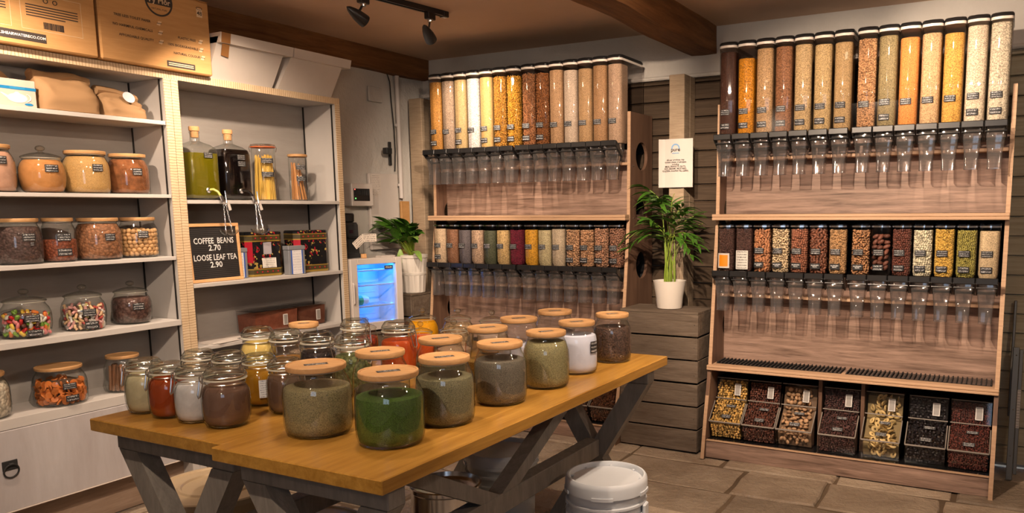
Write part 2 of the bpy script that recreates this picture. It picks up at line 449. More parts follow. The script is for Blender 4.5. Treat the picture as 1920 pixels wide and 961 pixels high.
STONE = stone_mat('worn_flagstone', A(128, 102, 78), A(178, 150, 120))
MORTAR = plaster('floor_mortar', A(96, 74, 54), A(116, 92, 68))
fl = struct(MB().box(XW-.1, XE+.1, YS-.1, YW+.1, -.1, -.009).build('floor', MORTAR))
rs = random.Random(3); y = .1
while y < YW-.02:
    d = rs.uniform(.26, .46); y1 = min(YW-.01, y+d); x = XW+.02-rs.uniform(0, .3)
    while x < 1.9:
        wd = rs.uniform(.34, .8); x1 = x+wd
        g = .005; a, b_ = max(x, XW)+g, x1-g
        if b_-a > .1:
            cx, cy = (a+b_)/2, (y+y1)/2; hx, hy = (b_-a)/2, (y1-y)/2-g
            pts = []
            for (ux, uy), (vx, vy) in (((-1, -1), (1, -1)), ((1, -1), (1, 1)), ((1, 1), (-1, 1)), ((-1, 1), (-1, -1))):
                for k in range(3):
                    tt = (k+.02)/3; px = (ux+(vx-ux)*tt)*hx; py = (uy+(vy-uy)*tt)*hy
                    pts.append((px+rs.uniform(-.008, .006)*(1 if px < 0 else -1)*-1, py+rs.uniform(-.008, .006)))
            h = rs.uniform(-.006, .003); tl = rs.uniform(-.004, .004)
            r0 = [(px, py, -.03) for px, py in pts]; r1 = [(px, py, h-.008+tl*px/hx) for px, py in pts]; r2 = [(px*.965, py*.955, h+tl*px/hx) for px, py in pts]
            MB().loft([r0, r1, r2], False, True).build('flagstone', STONE, fl, 25, (cx, cy, 0))
        x = x1
    y = y1

# siding boards on the back wall, below the plaster
pz = .02; k = 0
while pz < 2.10:
    z1 = min(2.115, pz+.0985)
    for xa, xb in ((-3.70, -2.02), (-2.015, -.55), (-.545, 1.6)):
        MB().prism([(YW-.012, pz), (YW-.034, pz+.003), (YW-.034, z1-.012), (YW-.020, z1-.002), (YW-.012, z1-.002)], 0, xa, xb).build('plank', SIDING if xa > -.6 else DARKSIDING, wb, 20)
    pz += .0985
mb = MB().box(-3.70, 1.6, YW-.05, YW-.010, 2.116, 2.14, .008); mb.build('ledge', WALLM, wb)

def beam(name, x0, x1, y0, y1, z0, z1, seed):
    from mathutils import noise as mn
    mb = MB(); n = 40; rings = []
    for i in range(n+1):
        yy = y0+(y1-y0)*i/n; q = []
        for px, pz_ in ((x0, z0), ((x0+x1)/2, z0-.003), (x1, z0), (x1, (z0+z1)/2), (x1, z1), (x0, z1)):
            w_ = mn.noise(Vector((px*3+seed, yy*2.5, pz_*5)))*.010
            q.append((px+w_, yy, pz_+(w_ if pz_ < z1 else 0)))
        rings.append(q)
    mb.loft(rings, True, True)
    return struct(mb.build(name, BEAMM, smooth=40))
beam('trim_1', -1.722, -1.566, YS, YW, 2.245, ZC+.01, 1.0)      # the ceiling beam between the racks
beam('trim_2', XW-.02, XW+.055, YS, YW, 2.262, ZC+.01, 5.0)     # the beam along the left wall

# ------------------------------------------------------------------ ceiling spots on tracks
def spot_fixture(i, pos, aim, watts, cone, blend):
    pos, aim = Vector(pos), Vector(aim); d = (aim-pos).normalized()
    labs = ['black track spotlight aimed down at the corner rack, at the track end', 'black track spotlight tilted sideways, second from the track end']
    t = thing('track_spotlight', labs[i] if i < 2 else 'black ceiling spotlight outside the picture number words '+ORD[i], 'spotlight', (pos.x, pos.y, ZC), 0, 'ceiling spotlights')
    if i >= 2: t['label'] = 'black unseen ceiling spotlight %s one' % ORD[i]
    piv = pos-d*.055-Vector((pos.x, pos.y, ZC)); z = Vector((0, 0, 1))
    MB().box(-.016, .016, -.03, .03, -.062, -.026, .004).build('adapter', BLACK, t)
    MB().lathe([(.012, -.074), (.014, -.066), (.014, -.058)], 14).build('collar', STEEL, t)
    MB().tube([(0, 0, -.06), (piv.x*.4, piv.y*.4, -.06+(piv.z+.06)*.6), piv], .0055, 10).build('stem', BLACK, t)
    q = d.to_track_quat('Z', 'Y').to_euler()
    sh = MB().lathe([(.002, -.062), (.012, -.05), (.021, -.025), (.028, .005), (.031, .035), (.031, .05), (.029, .05), (.027, .02), (.012, .012)], 22, cap0=True, cap1=False).build('shade', BLACK, t, 40, piv+d*.012, q)
    MB().lathe([(.001, .020), (.026, .024), (.026, .026), (.001, .028)], 16).build('lamp', BULB, sh)
    ld = bpy.data.lights.new('spot_light', 'SPOT'); ld.energy = watts; ld.color = WARM; ld.spot_size = math.radians(cone); ld.spot_blend = blend; ld.shadow_soft_size = .022
    lo = bpy.data.objects.new('spot_light', ld); COL.objects.link(lo); lo.parent = t
    lo.location = piv+d*.075; lo.rotation_euler = d.to_track_quat('-Z', 'Y').to_euler()
BULB, _nt, _b = nodes('lamp_glow')
_b.inputs['Base Color'].default_value = (1, .9, .7, 1); _b.inputs['Emission Color'].default_value = (1, .8, .55, 1); _b.inputs['Emission Strength'].default_value = 6
for i, s in enumerate(SPOTS): spot_fixture(i, *s)
for i, (p_, w_) in enumerate(PENDANTS):
    t = thing('pendant_lamp', 'warm globe lamp added as fill, out of view, %s one' % ORD[i], 'lamp', (p_[0], p_[1], ZC), 0, 'added fill globes')
    MB().lathe([(.05, -.02), (.05, 0)], 20).build('ceiling_rose', BLACK, t); MB().tube([(0, 0, -.02), (0, 0, p_[2]-ZC+.09)], .003, 6).build('flex', BLACK, t)
    MB().lathe([(.02, p_[2]-ZC+.05), (.022, p_[2]-ZC+.09), (.008, p_[2]-ZC+.10)], 16).build('lamp_holder', BLACK, t); MB().ball((0, 0, p_[2]-ZC), .055, nu=20, nv=12).build('globe', BULB, t, 60)
    ld = bpy.data.lights.new('pendant_light', 'POINT'); ld.energy = w_; ld.color = WARM; ld.shadow_soft_size = .06
    lo = bpy.data.objects.new('pendant_light', ld); COL.objects.link(lo); lo.parent = t; lo.location = (0, 0, p_[2]-ZC-.07)
def track(name, label, x0, y0, x1, y1):
    t = thing(name, label, 'track', ((x0+x1)/2, (y0+y1)/2, ZC), math.atan2(-(x1-x0), (y1-y0)))
    ln = math.hypot(x1-x0, y1-y0)/2
    MB().prism([(-.018, -.026), (-.008, -.026), (-.008, -.012), (.008, -.012), (.008, -.026), (.018, -.026), (.018, 0), (-.018, 0)], 1, -ln, ln-.03).build('rail', BLACK, t)
    MB().box(-.02, .02, ln-.03, ln+.006, -.03, 0, .003).build('end_cap', BLACK, t)
    MB().box(-.012, .012, ln-.026, ln, -.0312, -.0298).build('end_label', STEEL, t)
track('lighting_track', 'long black lighting track on the ceiling above the white boxes', -3.186, .4, -2.725, 3.52)
track('lighting_track', 'black lighting track out of view above the rack by the wall', -.9, .4, -.42, 3.45)
track('lighting_track', 'black lighting track out of view over the oak tables', -1.2, .05, -2.02, 2.3)

# ------------------------------------------------------------------ dispenser racks
def rack(name, label, ox, holes):
    t = thing(name, label, 'rack', (ox, 0, 0))
    W = 1.427; th = .018
    front = lambda z: 3.957+(z/.50)*.105 if z < .5 else 4.072+(z-.5)/.8*.098 if z < 1.3 else 4.17+(z-1.3)*.02
    for k, x0 in enumerate((0, W-th)):
        # the panel as a column of bands; the bands with a round hole are two pieces round the circle
        mb = MB(); zs = [0, .25, .5]
        hz = [.70, 1.02, 1.34, 1.66]; R_ = .082; yc = 4.335
        cut = [0, .5]
        for h in hz: cut += [h-R_-.02, h+R_+.02]
        cut += [1.3, 1.905]; cut = sorted(set(cut))
        back = 4.49
        for a, b in zip(cut[:-1], cut[1:]):
            h = next((h for h in hz if abs((a+b)/2-h) < R_+.02), None)
            n = 12 if h else 1
            if h is None:
                mb.prism([(front(a+1e-6), a), (back, a), (back, b), (front(b-1e-6), b)], 0, x0, x0+th)
            else:
                za = [a]+[h-R_*math.cos(PI*i/14) for i in range(15)]+[b]
                za = sorted(z for z in za if a <= z <= b)
                lf, rt = [], []
                for z in za:
                    c_ = math.sqrt(max(0, R_*R_-(z-h)**2))
                    lf.append((yc-c_, z)); rt.append((yc+c_, z))
                for (p, q), (p2, q2) in zip(zip(lf[:-1], lf[1:]), zip(rt[:-1], rt[1:])):
                    mb.prism([(front(p[1]), p[1]), p, q, (front(q[1]), q[1])], 0, x0, x0+th)
                    mb.prism([p2, (back, p2[1]), (back, q2[1]), q2], 0, x0, x0+th)
        sp = mb.build('side_panel', SIDEP, t, 20)
        # pale ply edge along the front of the panel
        e = MB(); zz = [0, .25, .5, .501, .8, 1.1, 1.3, 1.6, 1.905]
        e.loft([[(x0-.0005, front(z)-.0035, z), (x0+th+.0005, front(z)-.0035, z), (x0+th+.0005, front(z)+.002, z), (x0-.0005, front(z)+.002, z)] for z in zz])
        e.build('edge_band', BIRCH, sp)
        if k == 1:
            for z in (.78, 1.30, 1.60, 1.70):
                for yy in (4.22, 4.30, 4.38):
                    if min(math.hypot(yy-yc, z-h) for h in hz) > R_+.012:
                        MB().ball((x0+th, yy, z), .004, nu=6, nv=4).build('screw', STEEL, sp)
    a, b = th+.001, W-th-.001
    MB().box(a, b, 4.285, 4.297, 1.3215, 1.70).build('back_panel', RACKP, t)
    MB().box(a, b, 4.275, 4.287, .504, .985).build('back_panel', RACKP, t)
    for z0, z1, y0 in ((1.288, 1.3045, 4.10), (1.3045, 1.321, 4.10), (.476, .490, 4.04), (.490, .504, 4.04)):
        MB().box(-.001, W+.001, y0, 4.16, z0+.0006, z1-.0002, .0025).build('shelf_lipping', BIRCH, t)
    MB().box(a, b, 4.16, 4.49, 1.288, 1.3205).build('mid_shelf', RACKP, t)
    MB().box(a, b, 4.16, 4.49, .476, .5035).build('lower_shelf', RACKP, t)
    for z in (1.605, .868):
        MB().box(a, b, 4.19, 4.285, z, z+.016, .002).build('support_rail', BIRCH, t)
    for x0, x1 in ((.012+th, .702), (.722, W-th-.012)):
        g = MB(); g.box(x0, x1, 4.112, 4.252, .5045, .507)
        gr = g.build('drip_tray', BLACKST, t)
        nn = int((x1-x0)/.0215)
        for i in range(nn+1):
            xx = x0+.004+(x1-x0-.012)*i/nn
            MB().box(xx, xx+.006, 4.114, 4.250, .507, .515, .0015).build('slat', MATBLACK, gr)
    MB().box(a, b, 3.99, 4.008, .002, .096).build('plinth', RACKP, t)
    MB().box(a, b, 3.984, 4.008, .0962, .1, .001).build('plinth_lipping', BIRCH, t)
    MB().box(a, b, 4.008, 4.49, .088, .10).build('bottom_tray', BLACKST, t)
    for xx in (.23, .61, .99, 1.36): MB().ball((xx, 4.016, .1012), .005, rz=.002, nu=8, nv=4).build('screw', STEEL, t)
    MB().box(a, b, 4.478, 4.49, .10, 1.288).build('back_board', MATBLACK, t)
    for xx in (.594, .809): MB().box(xx-.009, xx+.009, 4.14, 4.478, .10, .476).build('divider', SIDEP, t)
    return t
XR, XL = -1.427, -3.375
RACK_R = rack('dispenser_rack', 'wooden dispenser rack to the right of the crate stack, drip grilles and scoop bins below', XR, True)
RACK_L = rack('dispenser_rack', 'wooden dispenser rack in the corner, round holes cut in its side panel', XL, True)

def dshape(w, d, n=9, inset=0, dmax=None):
    """plan of a bin: bowed front at y = 0 with rounded corners, straight sides running back"""
    r = w/2-inset; rc = .024; bow = .006; pts = []
    for k in range(6):
        a = PI+PI/2*k/5; pts.append((-r+rc+rc*math.cos(a), inset+rc+bow+rc*math.sin(a)))
    for k in range(1, 4):
        x = -r+rc+(2*r-2*rc)*k/4; pts.append((x, inset+bow*(1-math.sin(PI*k/4))))
    for k in range(6):
        a = 1.5*PI+PI/2*k/5; pts.append((r-rc+rc*math.cos(a), inset+rc+bow+rc*math.sin(a)))
    d2 = (dmax or d)-inset
    return pts+[(r, d2), (-r, d2)]
SHARE = {}
def share(key, fn):
    if key not in SHARE: SHARE[key] = fn()
    return SHARE[key]
DW = .0915
def bin_body(h):
    mb = MB(); o = dshape(DW, .30)
    low = [(x*.86, .012+y*.86) for x, y in o]
    rings = [[(x, y, 0) for x, y in low], [(x, y, .022) for x, y in o], [(x, y, h*.5) for x, y in o], [(x, y, h-.002) for x, y in o]]
    mb.loft(rings, True, False); return mb.mesh('bin_body', PLAST, 40)
def bin_lid(h, flat):
    mb = MB(); o = dshape(DW+.003, .303)
    f = lambda k: [(x*k, .15+(y-.15)*k) for x, y in o]
    if not flat: rings = [[(x, y, h+.009) for x, y in f(1.0)], [(x, y, h+.015) for x, y in f(1.02)], [(x, y, h+.021) for x, y in f(1.0)], [(x, y, h+.028) for x, y in f(.93)]]
    else: rings = [[(x, y, h+.005) for x, y in f(1.0)], [(x, y, h+.010) for x, y in f(1.0)], [(x, y, h+.016) for x, y in f(.9)], [(x, y, h+.020) for x, y in f(.86)]]
    mb.loft(rings); return mb.mesh('bin_lid', BLACK if not flat else PLAST, 50)
def bin_rim(h, flat):
    mb = MB(); o = dshape(DW+.001, .301); z1 = h+(.009 if not flat else .005)
    mb.loft([[(x, y, h-.003) for x, y in o], [(x, y, z1) for x, y in o]], True, True); return mb.mesh('bin_rim', RIM if not flat else STEEL, 40)
def bin_neck(h):
    mb = MB(); o = dshape(DW+.0006, .3006)
    mb.loft([[(x, y-.0003, h-.020) for x, y in o], [(x, y-.0003, h-.004) for x, y in o]], False, False); return mb.mesh('bin_neck', PLAST, 40)
def lever():
    mb = MB(); w2 = DW/2+.001
    mb.box(-w2, w2, -.066, -.052, -.018, .012, .003)
    for s in (-1, 1):
        xa = s*w2; xb = s*(w2-.006)
        mb.prism([(-.066, -.016), (-.052, .010), (.034, -.058), (.038, -.074), (.026, -.078)], 0, min(xa, xb), max(xa, xb))
    mb.tube([(-w2+.002, -.040, -.036), (w2-.002, -.040, -.036)], .0035, 8)
    mb.tube([(-w2+.002, .028, -.066), (w2-.002, .028, -.066)], .006, 8)
    return mb.mesh('lever', BLACK, 30)
def spout():
    mb = MB(); rings = []
    for z, hw, yf, yb in ((.002, .040, -.030, .075), (-.030, .040, -.034, .075), (-.062, .038, -.036, .060), (-.088, .036, -.032, .048), (-.112, .0325, -.032, .038), (-.150, .030, -.034, .030), (-.200, .0285, -.038, .024)):
        r = .010; q = []
        for cx, cy, a0 in ((hw-r, yb-r, 0), (-hw+r, yb-r, PI/2), (-hw+r, yf+r, PI), (hw-r, yf+r, 1.5*PI)):
            for i in range(4):
                a = a0+PI/2*i/3; q.append((cx+r*math.cos(a), cy+r*math.sin(a), z))
        rings.append(q)
    mb.loft(rings, False, False)
    mb.loft([[(p[0]*1.03, p[1]*1.03, p[2]-.0005) for p in rings[-1]], [(p[0]*1.03, p[1]*1.03, p[2]+.004) for p in rings[-1]]], False, False)
    return mb.mesh('spout', SPOUTM, 50)
def contents_mesh(h, fill, mat, z0=.02, dmax=.11):
    mb = MB(); o = dshape(DW, .30, inset=.0035, dmax=dmax)
    rings = [[(x*.86, .012+y*.86, .003) for x, y in o], [(x, y, .024) for x, y in o], [(x, y, fill-.004) for x, y in o], [(x*.93, .055+(y-.055)*.93, fill) for x, y in o]]
    mb.loft(rings); return mb.mesh('contents', mat, 40)
def label_mesh(w, h, mat, key):
    def mk():
        mb = MB(); r = .052; n = 5
        for i in range(n):
            a0 = -w/2+w*i/n; a1 = -w/2+w*(i+1)/n
            f = lambda x: -.0015+.006*(x/.024)**2*.8 if abs(x) < .024 else -.0015+.0048+(abs(x)-.024)*.5
            k = len(mb.v); mb.v += [(a0, f(a0), 0), (a1, f(a1), 0), (a1, f(a1), h), (a0, f(a0), h)]
            mb.face((k, k+1, k+2, k+3), 0, ((i/n, 0), ((i+1)/n, 0), ((i+1)/n, 1), (i/n, 1)))
        return mb.mesh('label', mat, 60)
    return share(key, mk)
def piece_layer(kind, size, mats, fill, rng, z0=.008):
    """a skin of separate nuts or pasta just inside the front wall of a bin, one object"""
    mb = MB(); o = [Vector((x, y, 0)) for x, y in dshape(DW, .30, inset=.0045+size*.36, dmax=.075)]
    path = [o[-1]]+o[:-1]; seg = [(a, b, (b-a).length) for a, b in zip(path[:-1], path[1:])]; tot = sum(q[2] for q in seg)
    zc = z0+size*.4
    while zc < fill-.002:
        n = max(3, int(tot/(size*.92))); off = rng.random()
        k = .86+.14*min(1, (zc-.002)/.024)
        for i in range(n):
            r = tot*(i+off)/n
            for a, b, l in seg:
                if r <= l: break
                r -= l
            p = a+(b-a)*(r/l); p = Vector((p.x*k, p.y*k+(1-k)*.1+rng.uniform(0, .12)*size, zc+rng.uniform(-.2, .2)*size))
            rot = Matrix.Rotation(rng.uniform(-.7, .7), 3, 'Y') @ Matrix.Rotation(rng.uniform(0, PI), 3, 'X') @ Matrix.Rotation(rng.uniform(-.5, .5), 3, 'Z')
            m = rng.randrange(len(mats)); s = size*rng.uniform(.88, 1.14)
            if kind == 'almond': rot = Matrix.Rotation(rng.uniform(-1.3, 1.3), 3, 'Y'); mb.ball(p, s*.36, s*.26, s*.66, 8, 5, rot, m)
            elif kind == 'round': mb.ball(p, s*.52, s*.48, s*.5, 8, 5, rot, m)
            elif kind == 'twist':
                rot = Matrix.Rotation(rng.uniform(-1.4, 1.4), 3, 'Y'); ax = rot @ Vector((0, 0, 1)); bx = rot @ Vector((1, 0, 0))
                mb.tube([p-ax*s*.62, p-ax*s*.25+bx*s*.10, p+ax*s*.15-bx*s*.10, p+ax*s*.62], s*.24, 6, m)
            elif kind == 'crescent':
                rot = Matrix.Rotation(rng.uniform(0, 6.3), 3, 'Y')
                q = [p+rot @ Vector((s*.40*math.cos(t_)-s*.2, -s*.1, s*.44*math.sin(t_))) for t_ in (-1.2, -.75, -.25, .25, .75, 1.2)]
                mb.tube(q, [s*.10, s*.25, s*.30, s*.29, s*.22, s*.09], 7, m)
            else: mb.ball(p, s*.5, s*.4, s*.42, 6, 4, rot, m)
        zc += size*(.78 if kind != 'almond' else .70)
    return mb.mesh('contents_front_layer', mats, 60)
def shades(key, base, n=3, k=.28):
    out = []
    for i in range(n):
        f = 1+k*(i/(n-1)*2-1); out.append(plain('%s_shade_%d' % (key, i), tuple(min(.9, c*f) for c in base[:3])+(1,), .5, spec=.35))
    return out
def B(r, g, b): return (lin(r)*.90, min(.9, lin(g)*1.05), min(.9, lin(b)*1.42), 1)     # dry goods, as A but less red
def rng_cols(base, k=.35): return [tuple(c*(1-k) for c in base[:3])+(1,), base, tuple(min(.92, c*(1+k*.8)) for c in base[:3])+(1,)]

# (what is inside, colour under the lamps, grain scale, piece kind, piece size, fill share, number of cards)
TALL_R = [('dark chocolate drops', (78, 46, 30), 130, None, 0, .97, 2), ('orange corn flakes', (214, 132, 26), 90, None, 0, .88, 2), ('beige muesli', (196, 148, 92), 130, None, 0, .97, 2),
          ('brown granola', (152, 98, 58), 95, None, 0, .97, 2), ('pale jumbo oats', (206, 164, 104), 130, None, 0, .97, 2), ('golden porridge oats', (210, 168, 104), 140, None, 0, .95, 2), ('tan brown rice', (200, 156, 96), 260, None, 0, .95, 2),
          ('chickpeas', (206, 148, 92), 0, 'round', .0088, .97, 1), ('green speckled lentils', (150, 126, 78), 230, None, 0, .97, 2), ('orange split lentils', (228, 138, 62), 300, None, 0, .93, 1), ('wheat coloured barley', (212, 164, 106), 150, None, 0, .95, 1),
          ('yellow popping corn', (222, 158, 66), 120, None, 0, .93, 1), ('cream puffed rice', (232, 200, 152), 120, None, 0, .98, 2), ('white shaped rice pasta', (222, 196, 150), 100, None, 0, .99, 2)]
TALL_L = [('golden couscous beads', (196, 132, 56), 210, None, 0, .97, 2), ('speckled quinoa', (182, 148, 110), 220, None, 0, .97, 1), ('sandy couscous', (206, 168, 104), 330, None, 0, .97, 2), ('white risotto rice', (236, 216, 186), 200, None, 0, .97, 1),
          ('yellow fine polenta', (224, 174, 98), 420, None, 0, .97, 2), ('yellow macaroni', (198, 134, 48), 0, 'twist', .0105, .97, 2), ('bright yellow pasta twists', (208, 142, 42), 0, 'twist', .0115, .96, 2), ('brown wholewheat pasta', (164, 104, 58), 0, 'twist', .0105, .96, 2),
          ('reddish brown pasta quills', (152, 90, 42), 0, 'twist', .0115, .96, 2), ('light brown spelt flakes', (196, 146, 94), 260, None, 0, .97, 1), ('pale long grain rice', (218, 184, 142), 320, None, 0, .95, 1), ('tan basmati rice', (198, 150, 94), 320, None, 0, .95, 1),
          ('amber wholegrain rice', (188, 136, 84), 300, None, 0, .97, 1), ('beige white rice', (204, 160, 116), 320, None, 0, .97, 1)]
SHORT_R = [('coffee beans with orange card', (84, 54, 40), 0, 'round', .0085, .93, 0), ('coffee beans with printed card', (88, 58, 44), 0, 'round', .0085, .95, 0), ('whole almonds', (184, 118, 70), 0, 'almond', .0165, .95, 2), ('pale cashew nuts', (226, 190, 134), 0, 'crescent', .0125, .95, 2),
           ('hazelnuts', (152, 92, 60), 0, 'round', .0125, .99, 2), ('reddish brown pecans', (130, 76, 48), 0, 'almond', .018, .93, 2), ('mixed pistachios', (184, 136, 82), 0, 'round', .0098, .95, 2), ('mixed nut pieces', (182, 126, 76), 0, 'crescent', .0135, .93, 2),
           ('chocolate brazil nuts', (104, 58, 40), 0, None, 0, .86, 2), ('chocolate raisins', (110, 60, 42), 0, 'round', .0115, .95, 2), ('white blanched nuts', (222, 202, 154), 0, 'round', .0118, .98, 2), ('golden raisins', (220, 168, 70), 0, 'round', .0085, .97, 2),
           ('green pumpkin seeds', (158, 140, 60), 0, 'almond', .0095, .97, 2), ('cream sesame seeds', (220, 184, 128), 330, None, 0, .9, 2)]
SHORT_L = [('pale sesame grain', (218, 180, 130), 300, None, 0, .9, 2), ('red brown linseed', (152, 102, 66), 260, None, 0, .88, 1), ('grey poppy seed', (112, 98, 88), 320, None, 0, .86, 1), ('beige sunflower hearts', (196, 156, 114), 170, None, 0, .86, 1),
           ('dark green lentils', (88, 86, 56), 220, None, 0, .85, 1), ('tan split peas', (212, 168, 100), 190, None, 0, .86, 1), ('maroon kidney beans', (120, 28, 42), 0, 'round', .0085, .87, 1), ('orange yellow lentils', (224, 154, 42), 200, None, 0, .88, 1),
           ('greenish mung grain', (204, 178, 120), 280, None, 0, .87, 1), ('pale pearl barley', (208, 178, 132), 300, None, 0, .9, 1), ('peanut halves', (208, 154, 102), 0, 'crescent', .0125, .9, 2), ('cashew pieces', (206, 150, 98), 0, 'chunk', .0125, .9, 2),
           ('walnut pieces', (196, 140, 96), 0, 'crescent', .013, .93, 2), ('brown almond slivers', (172, 118, 82), 0, 'crescent', .0125, .93, 2)]
ORANGE = plain('orange_card', A(226, 128, 10), .5); GREYP = scribble('printed_card', C(205, 202, 196), (.02, .02, .02, 1), 7, 4, .9)
def dispensers(rows, tall, x0a, x0b, side, z0, h):
    for i, (what, col, sc, kind, size, fill, cards) in enumerate(rows):
        x = (x0a+(i+.5)*.0985) if i < 7 else (x0b+(i-6.5)*.0966)
        key = ('tall' if tall else 'short')
        t = thing('gravity_dispenser', '%s dispenser of %s, %s on the %s' % (key, what, ORD[i]+' from left' if 'coffee' not in what else ORD[i], side), 'dispenser', (x, 4.11, z0), 0, '%s dispensers on the %s' % (key, side))
        base = B(*col)
        put('body', share(('body', h), lambda: bin_body(h)), t)
        put('lid_rim', share(('rim', h), lambda: bin_rim(h, not tall)), t)
        put('lid', share(('lid', h), lambda: bin_lid(h, not tall)), t)
        if tall: put('neck', share(('neck', h), lambda: bin_neck(h)), t)
        fz = (h-.010)*(fill if tall else min(.985, fill+.06))
        mk = what.replace(' ', '_')
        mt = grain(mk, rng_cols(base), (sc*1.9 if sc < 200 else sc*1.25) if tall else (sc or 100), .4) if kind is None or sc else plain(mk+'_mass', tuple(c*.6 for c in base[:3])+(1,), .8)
        if what == 'chocolate brazil nuts': pass
        else:
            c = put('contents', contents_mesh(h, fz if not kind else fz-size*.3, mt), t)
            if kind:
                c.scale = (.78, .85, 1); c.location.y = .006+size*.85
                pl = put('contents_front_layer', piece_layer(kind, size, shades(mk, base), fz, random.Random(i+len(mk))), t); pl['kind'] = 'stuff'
        lv = put('lever', share('lever', lever), t)
        put('spout', share('spout', spout), t, (0, 0, -.004))
        up = (.075, .115) if tall else (.062, .105)
        if what == 'chocolate brazil nuts':
            rg = random.Random(5); ms = [share(('brazil', k), lambda k=k: MB().ball((0, 0, 0), .0105, .0100, .0155+.002*k, 10, 7).mesh('chocolate_nut', shades('choc_nut', A(112, 64, 46), 3)[k], 60)) for k in range(3)]
            zc = .040
            while zc < .20:
                for xx, yy in ((-.026, .034), (0, .020), (.026, .034), (-.012, .062), (.016, .060)):
                    n = put('chocolate_nut', ms[rg.randrange(3)], None, (x+xx+rg.uniform(-.003, .003), 4.11+yy, z0+zc+rg.uniform(-.004, .004)), (rg.uniform(-.6, .6), 1.2+rg.uniform(-.6, .6), rg.uniform(-.5, .5)))
                    tag(n, 'chocolate coated brazil nut inside the ninth short dispenser of the rack beside crates', 'nut', 'chocolate nuts in the dispenser')
                zc += .026
        xo = -.008
        nut = not tall and side.startswith('rack') and 2 <= i <= 7
        if cards >= 1: put('label', label_mesh(.050, .029, CARD, 'c1'), t, (xo, 0, up[1] if cards == 2 or not tall else up[1]-.004))
        if cards >= 2: put('label', label_mesh(.050, .029, CARD2 if not nut else MATBLACK, 'c2' if not nut else 'c3'), t, (xo, 0, up[0]-.032))
        if what.endswith('orange card'):
            put('price_card', label_mesh(.062, .080, PAPER, 'pc'), t, (-.004, -.001, .022)); put('card_print', label_mesh(.048, .062, ORANGE, 'oc'), t, (-.004, -.0022, .031))
        if what.endswith('with printed card'): put('price_card', label_mesh(.066, .100, GREYP, 'gc'), t, (-.002, -.001, .018))
        if nut:
            text('ALLERGEN\nNUTS', .0082, (xo, -.0032, up[0]-.0175), FY, INK, t)
dispensers(TALL_R, True, XR+.019, XR+.722, 'rack by the crates', 1.725, .462)
dispensers(TALL_L, True, XL+.019, XL+.722, 'corner rack', 1.725, .462)
dispensers(SHORT_R, False, XR+.019, XR+.722, 'rack by the crates', 1.010, .246)
dispensers(SHORT_L, False, XL+.019, XL+.722, 'corner rack', 1.010, .246)
for rk in (RACK_R, RACK_L):
    for z0, z1 in ((1.732, 1.856), (1.018, 1.142)):
        MB().box(.022, 1.405, 4.1000, 4.1014, z0, z1).build('label_guard', clear('guard_acrylic', (.985, .985, .985), (.72, .72, .74), .002, .12, 3.0, .25), rk)

# ------------------------------------------------------------------ scoop bins under the racks
BINP = [(.020, 0), (0, .070), (-.004, .098), (.098, .188), (.112, .205), (.140, .314), (.42, .314), (.42, 0)]     # (y, z) side profile
def skin_spots(w, size, rng, jit=.25):
    path = [Vector((0, *p)) for p in BINP[:6]]; out = []
    segs = [(a, b, (b-a).length) for a, b in zip(path[:-1], path[1:])]; tot = sum(q[2] for q in segs)
    s = size*.6
    while s < tot-size*.5:
        r = s
        for a, b, l in segs:
            if r <= l: break
            r -= l
        p = a+(b-a)*(r/l); n = Vector((0, (b-a).z, -(b-a).y)).normalized()     # points inward
        x = -w/2+size*.6+rng.random()*size*.4
        while x < w/2-size*.5:
            out.append((p+n*size*rng.uniform(.42, .62)+Vector((x+rng.uniform(-jit, jit)*size, 0, rng.uniform(-jit, jit)*size*.5)), n)); x += size*rng.uniform(.8, 1.05)
        s += size*.8
    return out
def ring_mesh(mat, r, tr):
    mb = MB(); n = 10; rings = []
    for i in range(n):
        a = 2*PI*i/n; c = Vector((math.cos(a)*r, math.sin(a)*r, .0015*math.sin(2*a)))
        u = Vector((math.cos(a), math.sin(a), 0)); rings.append([c+u*tr*math.cos(b)+Vector((0, 0, tr*.6*math.sin(b))) for b in (0, PI/2.5, PI/1.25, PI*1.2, PI*1.6)])
    rings.append(rings[0]); mb.loft(rings, False, False); return mb.mesh('fruit_ring', mat, 60)
FROST = plain('frosted_label_window', C(150, 146, 142), .3); FROSTE = plain('label_window_edge', C(215, 212, 208), .4)
